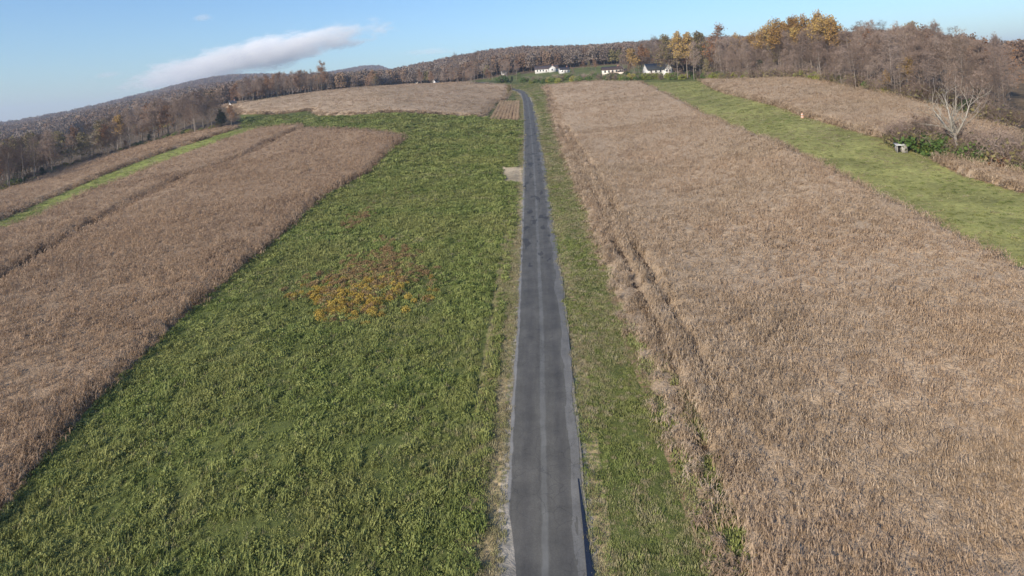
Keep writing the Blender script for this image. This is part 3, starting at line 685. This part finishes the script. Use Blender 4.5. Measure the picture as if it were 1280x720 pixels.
KIND['dead'] = [dead_tree()] or [tree_meshes(13,M['bark_pale'],M['bark_pale'],bole=.12,wid=.28,r0=.34,spread=.5,twigs=False,maxl=2)]
SH = {}
SH['green'] = [shrub_meshes(2.6,4.2,B,M['green'],1100,.2) for _ in range(3)]
SH['lime'] = [shrub_meshes(2.8,3.8,B,M['lime'],900,.2) for _ in range(3)]
SH['brownshrub'] = [shrub_meshes(3.6,4.5,B,M['olive'],160,.2,13) for _ in range(3)]
SH['rustshrub'] = [shrub_meshes(3.2,3.6,B,M['rust'],700,.2) for _ in range(2)]
def place(kind, x, y, h, label, group=None, name=None, cat='tree', base=None, wide=1.0):
    ms, names = (KIND[kind],('trunk','crown')) if kind in KIND else (SH[kind],('stem','foliage'))
    tm, cm = random.choice(ms)
    H0 = {'bare':20,'brown':19,'gold':21,'goldtop':22,'olive':17,'evergreen':12,'dead':13,'green':2.6,'lime':2.8,'brownshrub':3.6,'rustshrub':3.2}[kind]
    nm = name or {'bare':'bare_tree','brown':'brown_leaved_tree','gold':'golden_tree','goldtop':'golden_tree','olive':'olive_tree','evergreen':'evergreen_tree','dead':'dead_tree'}.get(kind,'shrub')
    if nm == 'olive_tree': nm = 'green_brown_tree'
    e = bpy.data.objects.new(nm, None); link(e); e.empty_display_size=.5
    e.location = (x,y,float(hz(x,y))-.08); s = h/H0; w_ = s*random.uniform(.85,1.15)*wide
    e.scale = (w_,w_,s); e.rotation_euler = (0,0,random.uniform(0,6.28))
    tag(e,label,cat,group)
    for n_, me in zip(names,(tm,cm)): link(bpy.data.objects.new(n_, me), e)
    return e
def pat(px, py, kind, h, label, group=None, **k):
    x, y = at(px,py); return place(kind,x,y,h,label,group,**k)
def top_h(px_base, py_base, py_top):
    x, y = at(px_base,py_base); return (py_base-py_top)*y/F
taken = []
def free(x,y,d):
    if any((x-a)**2+(y-b)**2 < d*d for a,b in taken): return False
    taken.append((x,y)); return True
# left wood: rows of trees just behind the outermost corn strip
TLl = smooth(TL[1:],200)
GL = 'trees of the left wood'
cnt = 0
for _ in range(4000):
    if cnt >= 125: break
    i = random.randint(0,199); x0,y0 = TLl[i]; off = 3+55*random.random()**1.5
    x, y = x0-off*random.uniform(.8,1), y0+off*.6+random.gauss(0,3)
    if not free(x,y,4.2): continue
    px, py = proj(x,y,float(hz(x,y)))
    if not(-60<px<290): continue
    if 60<px<125 and off>16 and random.random()<.6: continue
    k = random.choices(['bare','brown','olive','evergreen'],[.78,.12,.07,.03])[0]
    h = (random.uniform(14.5,20) if k!='evergreen' else random.uniform(4,7))*(1.1 if 130<px<260 else .98)
    lab = {'bare':'bare grey-brown tree in the left wood beyond the outermost corn strip','brown':'tree with thin rust-brown leaves in the left wood','olive':'tree with sparse olive leaves in the left wood','evergreen':'dark evergreen low in the left wood'}[k]
    place(k,x,y,h,lab,{'bare':GL,'brown':'rust-brown trees of the left wood','olive':'olive-leaved trees of the left wood','evergreen':'evergreens of the left wood'}[k]); cnt += 1
x,y = at(150,190); place('gold',x-4,y+5,20,'tall yellow tree standing out of the left wood, behind a green field glimpse'); 
x,y = at(157,190); place('brown',x-1,y+2,6,'small orange-brown tree at the front edge of the left wood')
x,y = at(286,159); place('brown',x+1,y+1,11,'round brown tree alone at the far end of the left wood',wide=1.1)
x,y = at(272,161); place('evergreen',x,y+6,9,'dark evergreen beside the round brown tree at the end of the left wood')
cnt = 0
for k in range(84):     # underbrush along the foot of the left wood
    i = int(k/84*199); x0,y0 = TLl[i]; x,y = x0-2-random.random()*9, y0+1+random.random()*5
    kk = random.choice(['green','brownshrub','brownshrub','lime'] if k%3 else ['green','brownshrub'])
    place(kk,x,y,random.uniform(2.2,3.6),{'green':'dark green shrub','brownshrub':'bare brown shrub','lime':'yellow-green shrub'}[kk]+' at the foot of the left wood',{'green':'green shrubs along the left wood','brownshrub':'brown shrubs along the left wood','lime':'yellow-green shrubs along the left wood'}[kk],cat='shrub')
# second wood behind the far left field, px 290..425
GM = 'trees behind the far left field'
edge = pts([(296,133),(320,127.5),(370,119.5),(415,113.8)]); el = smooth(edge,80)
cnt=0
for _ in range(800):
    if cnt>=44: break
    i = random.randint(0,79); x0,y0 = el[i]; off = 4+40*random.random(); x,y = x0-off*.3+random.gauss(0,2), y0+off
    if not free(x,y,4.5): continue
    k = random.choices(['bare','brown'],[.75,.25])[0]
    place(k,x,y,random.uniform(14,20),{'bare':'bare brown tree in the block of wood behind the far left field','brown':'rust-brown tree in the block of wood behind the far left field'}[k],{'bare':GM,'brown':'brown trees behind the far left field'}[k]); cnt+=1
x,y = at(397,116.5); place('brown',x,y+12,24,'tallest brown tree poking above the wood behind the far left field')
for px in (418,427,446): pat(px,112.5-(px-418)*.1,'gold',6,{418:'leftmost small yellow tree at the top edge of the far left field',427:'middle small yellow tree at the top edge of the far left field',446:'right-hand small yellow tree at the top edge of the far left field'}[px],name='small_yellow_tree')
# centre: trees between far field and the hill
GC = 'trees beyond the far left field'
cnt=0
for _ in range(900):
    if cnt>=52: break
    px = random.uniform(430,650); off = random.uniform(6,130); x,y = at(px,107.5 if px>480 else 110); x,y = x*(y+off)/y, y+off
    if not free(x,y,6): continue
    if 470<px<565 and off<70: continue
    k = random.choices(['bare','brown','olive'],[.7,.2,.1])[0]
    place(k,x,y,random.uniform(11,17),{'bare':'bare tree on the slope beyond the far left field','brown':'rust-brown tree on the slope beyond the far left field','olive':'olive tree on the slope beyond the far left field'}[k],{'bare':GC,'brown':'rust-brown trees beyond the far left field','olive':'olive trees beyond the far left field'}[k]); cnt+=1
for px,h,l in ((571,27,'tall bare tree rising above the hill, left of a taller pair mate'),(593,30,'tallest bare tree in the centre, just left of the road head')):
    x,y = at(px,107); place('bare',x,y+10,h,l,wide=1.0)
for px,py,k,h,l in ((628,103,'green',7,'bright green bush left of the road head, below the small white house'),(640,104,'evergreen',6,'dark rounded tree at the road head'),
                    (637,121,'olive',8.5,'olive shrub on the left verge where the road tops the rise')):
    pat(px,py,k,h,l,name='bush',cat='bush')
# hedge band at the top of the right cornfield
GH = 'green shrubs in the hedge above the right cornfield'
for k in range(96):
    px = 655+k*3.1+random.uniform(-1,1); py = 105.5 if px<700 else 104-(px-700)*.028
    if px>885: py = 99.0
    x,y = at(px,py); off = random.uniform(3,34); x,y = x*(y+off)/y,y+off
    kk = random.choices(['green','lime','brownshrub'],[.6,.22,.18])[0]
    place(kk,x,y,random.uniform(3.2,5.2),{'green':'green shrub','lime':'yellow-green shrub','brownshrub':'brown bare shrub'}[kk]+' in the hedge above the right cornfield',{'green':GH,'lime':'yellow-green shrubs in the hedge above the right cornfield','brownshrub':'brown shrubs in the hedge above the right cornfield'}[kk],cat='shrub')
for k,py in enumerate((112,117,122,128,135)):
    pat(684+k*.8,py,'brownshrub',2.6,'low brown shrub on the right verge of the far road','brown shrubs on the right verge',cat='shrub')
for k in range(22):
    px = random.uniform(650,800); x,y = at(px,104.5); off = random.uniform(40,135); kk = random.choice(['bare','bare','brown','olive'])
    x,y = x*(y+off)/y,y+off; qx,qy = proj(x,y,float(hz(x,y)))
    if not free(x,y,9) or 662<qx<716 or 745<qx<785: continue
    place(kk,x,y,random.uniform(7,12),{'bare':'small bare tree on the lawn among the hillside houses','brown':'small rust-brown tree on the lawn among the hillside houses','olive':'small olive tree on the lawn among the hillside houses'}[kk],{'bare':'bare','brown':'rust-brown','olive':'olive'}[kk]+' trees on the lawn by the houses')
# right wood
GR = 'trees of the right wood'
ETl = smooth(ET,200)
def rlabel(k,px):
    z = 'above the right cornfields' if px<1060 else 'at the right edge of the photo'
    return {'bare':'tall bare grey tree of the wood '+z,'brown':'rust-leaved tree of the wood '+z,'olive':'olive-leaved tree of the wood '+z,'gold':'golden tree of the wood '+z,'evergreen':'dark evergreen in the wood '+z}[k], {'bare':'bare','brown':'rust-leaved','olive':'olive-leaved','gold':'golden','evergreen':'evergreen'}[k]+' trees of the wood '+z
cnt=0
for _ in range(6000):
    if cnt>=205: break
    i = random.randint(0,199); x0,y0 = ETl[i]; off = 4+75*random.random()**1.4
    x,y = x0+off*random.uniform(.25,.9), y0+off*random.uniform(.7,1)
    if not free(x,y,4.0): continue
    px,py = proj(x,y,float(hz(x,y)))
    if px<850 or px>1400: continue
    k = random.choices(['bare','brown','olive','evergreen'],[.90,.045,.035,.02])[0]
    h = random.uniform(17,23) if k!='evergreen' else 9
    if px>1180: h*=.95
    if off<10: h*=.7
    lab,g = rlabel(k,px); place(k,x,y,h,lab,g); cnt+=1
for k,(px,py,off,h) in enumerate([(955,100,30,26),(968,100,34,28),(982,100,30,28),(996,100,34,29),(1010,101,30,27),(1024,104,34,28),(1038,107,30,27),(940,100,34,24),(1050,109,28,24),(925,100,38,24),(975,100,24,24),(1002,100,26,24)]):
    x,y = at(px,py); place('goldtop',x*(y+off)/y,y+off,h*.98,'tall tree with golden crown in the row topping the right wood','golden-crowned row topping the right wood')
for px,off,h,k,l in ((795,14,17,'gold','orange-topped tree between the two largest houses'),(848,14,24,'gold','broad golden tree just right of the grey-roofed house'),(860,22,23,'gold','golden tree behind the broad golden one right of the grey-roofed house'),
                 (876,30,22,'olive','olive tree right of the golden pair'),(893,18,24,'brown','rust-topped tall tree between golden tree and the wood'),(838,30,22,'olive','olive tree behind the grey-roofed house'),
                 (814,40,22,'bare','bare tree rising behind the grey-roofed house'),(905,20,20,'bare','wide bare tree at the left corner of the right wood'),(918,28,21,'bare','bare tree second from the left corner of the right wood'),(826,34,21,'bare','bare tree behind the right gable of the grey-roofed house'),
                 (780,30,15,'bare','bare tree behind the cream house'),(804,26,18,'brown','brown tree just left of the grey-roofed house'),(868,14,18,'bare','slim bare tree under the golden crowns')):
    x,y = at(px,101.5 if px<880 else 100); place(k,x*(y+off)/y,y+off,h*(1.3 if px<900 else 1.15),l)
for px in range(786,912,7):
    x,y = at(px,101.5 if px<880 else 100); off = random.uniform(42,75); k = random.choice(['bare','bare','bare','brown'])
    place(k,x*(y+off)/y,y+off,random.uniform(17,23)*(1.1 if px>830 else .85),{'bare':'bare grey tree standing behind the golden trees and rightmost houses','brown':'rust-brown tree standing behind the golden trees and rightmost houses'}[k],{'bare':'bare trees behind the houses','brown':'rust-brown trees behind the houses'}[k])
for px,off,h,k,l in ((1135,8,12,'gold','small yellow tree at the near edge of the right wood'),(1110,6,8,'gold','low yellow tree just left of the other yellow one at the right wood edge')):
    x,y = at(px,122 if px<1120 else 127); place(k,x*(y+off)/y,y+off,h,l)
for k in range(96):      # brush at the foot of the right wood
    i = int((k+.5)/96*199); x0,y0 = ETl[i]; px,_p = proj(x0,y0,0)
    kk = random.choices(['lime','green','brownshrub'],[.4,.2,.4] if k<52 else [.15,.1,.75])[0]
    place(kk,x0+random.uniform(1,9),y0+random.uniform(2,12),random.uniform(2.6,5)*(1.35 if kk=='brownshrub' else 1),{'green':'green shrub','brownshrub':'bare brown shrub','lime':'yellow-green shrub'}[kk]+' at the foot of the right wood',{'green':'green shrubs along the right wood','brownshrub':'brown shrubs along the right wood','lime':'yellow-green shrubs along the right wood'}[kk],cat='shrub')
# hedgerow on the right
hl = smooth(pts([(1126,188),(1160,194),(1200,201),(1240,208),(1285,217),(1330,226)]),60)
for k in range(54):
    i = int((k+.5)/54*59); x0,y0 = hl[i]; off = random.uniform(.5,7)
    kk = random.choices(['brownshrub','green','lime','rustshrub'],[.5,.28,.2,.02] if k>4 else [.9,0,0,.1])[0]
    place(kk,x0+off*.3,y0+off,random.uniform(3.2,7.2) if kk=='brownshrub' else random.uniform(2.8,5),{'green':'green shrub','brownshrub':'tall bare brown shrub','lime':'yellow-green shrub','rustshrub':'rust-leaved shrub'}[kk]+' in the hedgerow behind the short corn strip',{'green':'green shrubs of the right hedgerow','brownshrub':'brown shrubs of the right hedgerow','lime':'yellow-green shrubs of the right hedgerow','rustshrub':'rust-leaved shrubs of the right hedgerow'}[kk],cat='shrub')
x,y = at(1208,203); place('dead',x,y+2,13.5,'bleached pale dead tree rising out of the right hedgerow',wide=1.1)
for px in (1160,1178): x,y = at(px,196); place('bare',x,y+4,8,{1160:'small bare tree near the left end of the right hedgerow',1178:'small bare tree left of the bleached dead tree'}[px])
# far woods: one mass
def puff(H,bark,leaf,nl,ls):
    tm, cm = tree_meshes(H,bark,TW,leaf,nl,ls,wid=.26)
    b = MB(); b.tube((0,0,0),(0,0,H*.8),.2,.06,4)
    n = 430
    for _ in range(n):
        a = random.uniform(0,6.28); rr = H*.30*random.random()**.5; z = H*random.uniform(.3,1)*(1-.25*(rr/(H*.3))**2)
        u = rv().normalized()*ls*random.uniform(.6,1.1); v = u.cross(rv()).normalized()*ls*.6; b.quad((rr*math.cos(a),rr*math.sin(a),z),u,v)
    return b.mesh('far_tree', leaf)
M['fargrey'] = plant_mat('far_bare_crown', [(.15,(.15,.115,.095)),(.5,(.20,.16,.13)),(.85,(.25,.205,.17))], (.17,.11,.08),.006,trans=.15)
M['farrust'] = plant_mat('far_rust_crown', [(.15,(.14,.09,.06)),(.5,(.20,.13,.085)),(.85,(.27,.185,.12))],trans=.15)
PF = protos('far_trees',[puff(16,B,M['fargrey'],0,.6) for _ in range(5)]+[puff(15,B,M['farrust'],0,.6) for _ in range(2)]+[puff(14,B,M['olive'],0,.8)])
farpoly = [(-3600,330),(-3600,4200),(3600,4200),(3600,300),(100,470),(0,640),(-300,600)]
P = jitter_points(farpoly, lambda r: 7.5 if r<700 else 8.5 if r<1000 else 10.5 if r<1500 else 15 if r<2200 else 20 if r<3200 else 27)
r = np.hypot(*P.T); az = np.degrees(np.arctan2(P[:,0],P[:,1]))
bad = np.zeros(len(P),bool)
for pl in (corn_c,corn_d,corn_e,corn_b,valley1,valley2): bad |= inpoly(P[:,0],P[:,1],pl)
bad |= (r<660)&(az>-24)&(az<14)                       # open land about the houses
bad |= (az<-33)&(r>330)&(r<560)&(vnoise(P[:,0]/70,P[:,1]/70,9)>.72)
bad |= (az<-20)&(r<600)&(dline(P[:,0],P[:,1],TLl)<48)&~((az<-24)&(dline(P[:,0],P[:,1],TLl)>30))
bad |= (az>14)&(r<330)&(az<20)
bad |= dline(P[:,0],P[:,1],roadc)<14
tk = np.array(taken)
P = P[~bad]; r = r[~bad]; n = len(P)
s = np.where(r<1000,1,np.where(r<1500,1.15,np.where(r<2200,1.5,1.9)))*(.75+.5*RNG.random(n))
idx = RNG.choice(8,n,p=[.16,.16,.16,.16,.11,.1,.09,.06]); cl = vnoise(P[:,0]/110,P[:,1]/110,17)
idx = np.where((cl>.68)&(RNG.random(n)<.6), RNG.integers(5,7,n), idx)
cover('distant_woods','brown leafless woods covering the distant hills','woods',PF,np.c_[P,hz(*P.T)-.3],idx,rots(n,.04),np.c_[s,s,np.where(r>1500,.7,1)*s+.15]); print('far',n)
# ------------------------------------------------------------------ houses
def house(name,label,px,py,off,w,d,h,rh,rot,wm,rm,wins,wing=None,chim=True,door=True):
    x,y = at(px,py); x,y = x*(y+off)/y, y+off
    e = link(bpy.data.objects.new(name,None)); e.location=(x,y,float(hz(x,y))); e.rotation_euler=(0,0,math.radians(rot)); tag(e,label,'house')
    def block(x0,x1,y0,y1,h,rh,along='x'):
        b = MB(); b.box(x0,x1,y0,y1,-1.5,h)
        if along=='x':
            ym=(y0+y1)/2
            b.add([(x0,y0,h),(x0,y1,h),(x0,ym,h+rh)],t=[(0,2,1)]); b.add([(x1,y0,h),(x1,y1,h),(x1,ym,h+rh)],t=[(0,1,2)])
        else:
            xm=(x0+x1)/2
            b.add([(x0,y0,h),(x1,y0,h),(xm,y0,h+rh)],t=[(0,1,2)]); b.add([(x0,y1,h),(x1,y1,h),(xm,y1,h+rh)],t=[(0,2,1)])
        b.build('wall',wm,e)
        r = MB(); o=.5; t=.18
        if along=='x':
            ym=(y0+y1)/2; k=rh/((y1-y0)/2)
            prof=[(y0-o,h-o*k+.02),(ym,h+rh+.02),(y1+o,h-o*k+.02),(y1+o,h-o*k+.02+t),(ym,h+rh+.02+t),(y0-o,h-o*k+.02+t)]
            V=[(xx,p,q) for xx in (x0-o,x1+o) for p,q in prof]
        else:
            xm=(x0+x1)/2; k=rh/((x1-x0)/2)
            prof=[(x0-o,h-o*k+.02),(xm,h+rh+.02),(x1+o,h-o*k+.02),(x1+o,h-o*k+.02+t),(xm,h+rh+.02+t),(x0-o,h-o*k+.02+t)]
            V=[(p,yy,q) for yy in (y0-o,y1+o) for p,q in prof]
        r.add(V,[(i,(i+1)%6,6+(i+1)%6,6+i) for i in range(6)]+[(0,1,4,5),(1,2,3,4),(6,7,10,11),(7,8,9,10)])
        rf = r.build('roof',rm,e); return rf
    rf = block(-w/2,w/2,-d/2,d/2,h,rh)
    if wing: block(*wing[:4],wing[4],wing[5],wing[6])
    for (wx,wz,ww,wh,face) in wins:
        fy = -d/2 if face==0 else wing[2]
        b = MB(); b.box(wx-ww/2-.1,wx+ww/2+.1,fy-.08,fy-.003,wz-.1,wz+wh+.1); f = b.build('window',M['white'],e)
        b = MB(); b.box(wx-ww/2,wx+ww/2,fy-.11,fy-.083,wz,wz+wh); b.build('pane',M['glass'],f)
    if door:
        b = MB(); b.box(-.5,.5,-d/2-.07,-d/2-.003,0,2.1); b.build('door',M['roofbrown'],e)
    if chim:
        b = MB(); b.box(w*.28,w*.28+.9,-.45,.45,h+rh*.4,h+rh+1.0); b.build('chimney',M['brick'],rf)
    return e
def wrow(n,w,z,face=0,x0=0,ww=1.1,wh=1.4): return [(x0-w/2+w*(i+.5)/n,z,ww,wh,face) for i in range(n)]
house('farmhouse','white farmhouse with big grey roof and cross gable, rightmost house',820,101,26,15,9,5.6,4.2,12,M['white'],M['roofgrey'],wrow(4,14,3.6)+[(5,1,1.1,1.4,1),(7.2,1,1.1,1.4,1),(5,3.6,1.1,1.3,1),(7.2,3.6,1.1,1.3,1)],wing=(3.2,9.2,-7.5,-2,5.6,3.4,'y'),door=False)
house('cream_house','cream two-storey house with brown roof, second house from the right',766,102,34,15,8,5.6,2.2,-4,M['cream'],M['roofbrown'],wrow(5,14,3.5)+[w_ for w_ in wrow(4,14,.9) if abs(w_[0])>1],wing=(4,10.5,-5.2,3,3.6,1.8,'x'))
house('ranch_house','long low white house with brown roof on the hillside above the road',684,103,95,22,9,3.2,3.0,-6,M['white'],M['roofbrown'],wrow(7,20,1.0)[:3]+wrow(7,20,1.0)[4:]+[(6,1,1.3,1.4,1)],wing=(3,9.5,-8,-2,3.2,2.6,'y'))
house('white_cottage','small white cottage just right of the long low house',706,103,92,9,7,3.1,2.2,10,M['white'],M['roofbrown'],wrow(3,8,1.0)[:1]+wrow(3,8,1.0)[2:])
house('white_cottage','tiny white house among trees left of the road head',631,106,95,5,5,2.8,2.0,15,M['white'],M['roofgrey'],[(-1.6,1,.8,1.2,0),(1.6,1,.8,1.2,0)])
house('white_cottage','white gabled house alone beyond the far left field',546,105,20,6.5,7,3.0,2.4,30,M['white'],M['roofgrey'],[(-2,1,1,1.3,0),(2,1,1,1.3,0)])
house('low_barn','low pale building left of the white gabled house beyond the far field',523,105.5,26,8,6,2.6,1.6,5,M['cream'],M['roofbrown'],[(-2.4,1,1,1,0),(2.4,1,1,1,0)],chim=False)
house('white_cottage','steep white house farthest left beyond the far left field',490,106.5,26,5,6,3.6,3.2,40,M['white'],M['roofgrey'],[(-1.4,1,.9,1.3,0),(1.4,1,.9,1.3,0)],door=False)
house('white_cottage','small white house in front of the block of wood at far left',291,133,8,4,4,2.2,1.7,35,M['white'],M['roofgrey'],[(-1,.8,.7,.9,0),(1,.8,.7,.9,0)],door=False)
# ------------------------------------------------------------------ small things on the right strip
x,y = at(1127,190); e = link(bpy.data.objects.new('field_shed',None)); e.location=(x,y,float(hz(x,y))); e.scale=(.8,.8,.85); e.rotation_euler=(0,0,math.radians(-16)); tag(e,'small grey board shed with pale lean-to roof at the hedgerow end','shed')
b = MB(); b.box(-1.2,1.2,.1,1.6,-.2,1.75); b.box(-1.2,-1.1,-.9,.1,-.2,1.75); b.box(1.1,1.2,-.9,.1,-.2,1.75); b.box(-.15,1.1,-.9,-.8,-.2,1.72); b.build('wall',M['shed'],e)
b = MB(); b.box(-1.08,-.17,.04,.097,0,1.7); b.build('doorway_shade',M['dark'],e)  # near-black panel: the shade inside the open front, put in as colour
b = MB(); b.add([(-1.45,-1.2,1.76),(1.45,-1.2,1.76),(1.45,1.9,2.15),(-1.45,1.9,2.15),(-1.45,-1.2,1.86),(1.45,-1.2,1.86),(1.45,1.9,2.25),(-1.45,1.9,2.25)],[(0,3,2,1),(4,5,6,7),(0,1,5,4),(1,2,6,5),(2,3,7,6),(3,0,4,7)]); b.build('roof',M['shedroof'],e)
x,y = at(1003,147.5); e = link(bpy.data.objects.new('marker_barrel',None)); e.location=(x,y,float(hz(x,y))); e.scale=(.75,.75,.8); tag(e,'orange and white barrel-like marker at the edge of the green strip','marker')
def lathe(pr,n=14):
    b = MB(); V=[(r_*math.cos(2*math.pi*k/n),r_*math.sin(2*math.pi*k/n),z_) for r_,z_ in pr for k in range(n)]
    b.add(V,[(j*n+k,j*n+(k+1)%n,(j+1)*n+(k+1)%n,(j+1)*n+k) for j in range(len(pr)-1) for k in range(n)]); return b
lathe([(.7,0),(.7,.1),(.55,.12),(.52,1.0),(.46,1.05),(.42,1.65),(.3,1.8),(0,1.84)]).build('body',M['orange'],e)
lathe([(.545,.3),(.545,.62)]).build('stripe',M['band'],e); lathe([(.475,1.12),(.455,1.5)]).build('stripe',M['band'],e)
# ------------------------------------------------------------------ sky, sun, haze
SUN_AZ, SUN_EL = math.radians(38), math.radians(26)      # heading of the shadows, height of the sun
wd_ = bpy.data.worlds.new('World'); scene.world = wd_; wd_.use_nodes = True; nt = wd_.node_tree
sky = nt.nodes.new('ShaderNodeTexSky'); sky.sky_type = 'NISHITA'; sky.sun_disc = False; sky.sun_elevation = SUN_EL; sky.sun_rotation = math.pi+SUN_AZ
sky.air_density = 1.25; sky.dust_density = .3; sky.ozone_density = 3.0; sky.altitude = 200
bg = nt.nodes['Background']; nt.links.new(mix(nt, sky.outputs[0], (.68,.87,1.13), 1.0, 'MULTIPLY'), bg.inputs[0]); bg.inputs[1].default_value = .105
ld = bpy.data.lights.new('sun','SUN'); ld.energy = 4.6; ld.angle = math.radians(.5); ld.color = (1,.885,.73)
lo = link(bpy.data.objects.new('sun',ld))
lo.rotation_euler = Vector((math.sin(SUN_AZ)*math.cos(SUN_EL),math.cos(SUN_AZ)*math.cos(SUN_EL),-math.sin(SUN_EL))).to_track_quat('-Z','Y').to_euler()
vs = scene.view_settings; vs.view_transform='Standard'; vs.look='None'; vs.exposure=0.5; vs.gamma=1
scene.render.engine='CYCLES'
scene.cycles.max_bounces=8; scene.cycles.diffuse_bounces=2; scene.cycles.transmission_bounces=2; scene.cycles.transparent_max_bounces=4

hm = bpy.data.materials.new('thin_air'); hm.use_nodes = True; nt = hm.node_tree; nt.nodes.remove(nt.nodes['Principled BSDF'])
pv = nt.nodes.new('ShaderNodeVolumePrincipled'); pv.inputs['Color'].default_value = (.72,.82,1,1); pv.inputs['Density'].default_value = HAZE = 1.3e-4
pv.inputs['Anisotropy'].default_value = .2
nt.links.new(pv.outputs[0], nt.nodes['Material Output'].inputs['Volume'])
b = MB(); b.box(-8700,8700,-8700,8700,-330,260); o = b.build('haze', hm); tag(o, kind='stuff')
# cloud: a long low cumulus bank far beyond the hills, sunlit from the left behind us
def cloud(name,label,pa,pb,Y,thick,dens,seed):
    ax,az_ = ray(*pa); bx,bz = ray(*pb); A = Vector((ax*Y,Y,az_*Y)); Bp = Vector((bx*Y*1.0,Y,bz*Y)); mid = (A+Bp)/2; L = (Bp-A).length
    m = bpy.data.materials.new('cloud_vapour'); m.use_nodes = True; nt = m.node_tree; nt.nodes.remove(nt.nodes['Principled BSDF'])
    pv = nt.nodes.new('ShaderNodeVolumePrincipled'); pv.inputs['Color'].default_value=(1,1,1,1); pv.inputs['Anisotropy'].default_value=-.25
    tc = nt.nodes.new('ShaderNodeTexCoord'); obj_ = tc.outputs['Object']
    sp = nt.nodes.new('ShaderNodeSeparateXYZ'); nt.links.new(obj_, sp.inputs[0])
    mp = nt.nodes.new('ShaderNodeMapping'); mp.inputs['Scale'].default_value=(L/2/1150,1.2,thick/2/420); mp.inputs['Location'].default_value=(seed,seed,0); nt.links.new(obj_, mp.inputs[0])
    nz = noise(nt, 1.7, 9, .72, mp.outputs[0])
    ln = nt.nodes.new('ShaderNodeVectorMath'); ln.operation='LENGTH'; nt.links.new(obj_, ln.inputs[0])
    f = math_(nt,'SUBTRACT', math_(nt,'ADD', math_(nt,'MULTIPLY',nz,1.9), -.30), ln.outputs['Value'])
    f = math_(nt,'MAXIMUM', math_(nt,'MULTIPLY',f,dens*3), 0.0); nt.links.new(math_(nt,'MINIMUM',f,dens), pv.inputs['Density'])
    nt.links.new(pv.outputs[0], nt.nodes['Material Output'].inputs['Volume'])
    import bmesh
    bm = bmesh.new(); bmesh.ops.create_icosphere(bm, subdivisions=3, radius=1.0); me = bpy.data.meshes.new('cloud'); bm.to_mesh(me); bm.free(); me.materials.append(m)
    o = link(bpy.data.objects.new(name, me)); o.location = mid; o.scale = (L/2,thick*1.6,thick/2)
    d = (Bp-A); o.rotation_euler = (0,-math.atan2(d.z,d.x),0); tag(o,label,'cloud'); return o
cloud('cloud','long pale cloud with bright upper edge above the left hills',(70,128),(560,14),13000,900,.0038,5.3)
cloud('cloud','tiny faint cloud wisp high above the left hills',(232,26),(272,18),15000,260,.0012,1.7)
cloud('cloud','tiny faint cloud wisp low at the far left',(110,98),(160,90),15000,260,.0012,6.1)
cloud('cloud','thin faint grey cloud streak just above the central hill',(470,68),(600,62),15000,260,.0008,8.4)
scene.cycles.volume_bounces = 7; scene.cycles.volume_step_rate = 1.0; scene.cycles.volume_max_steps = 128
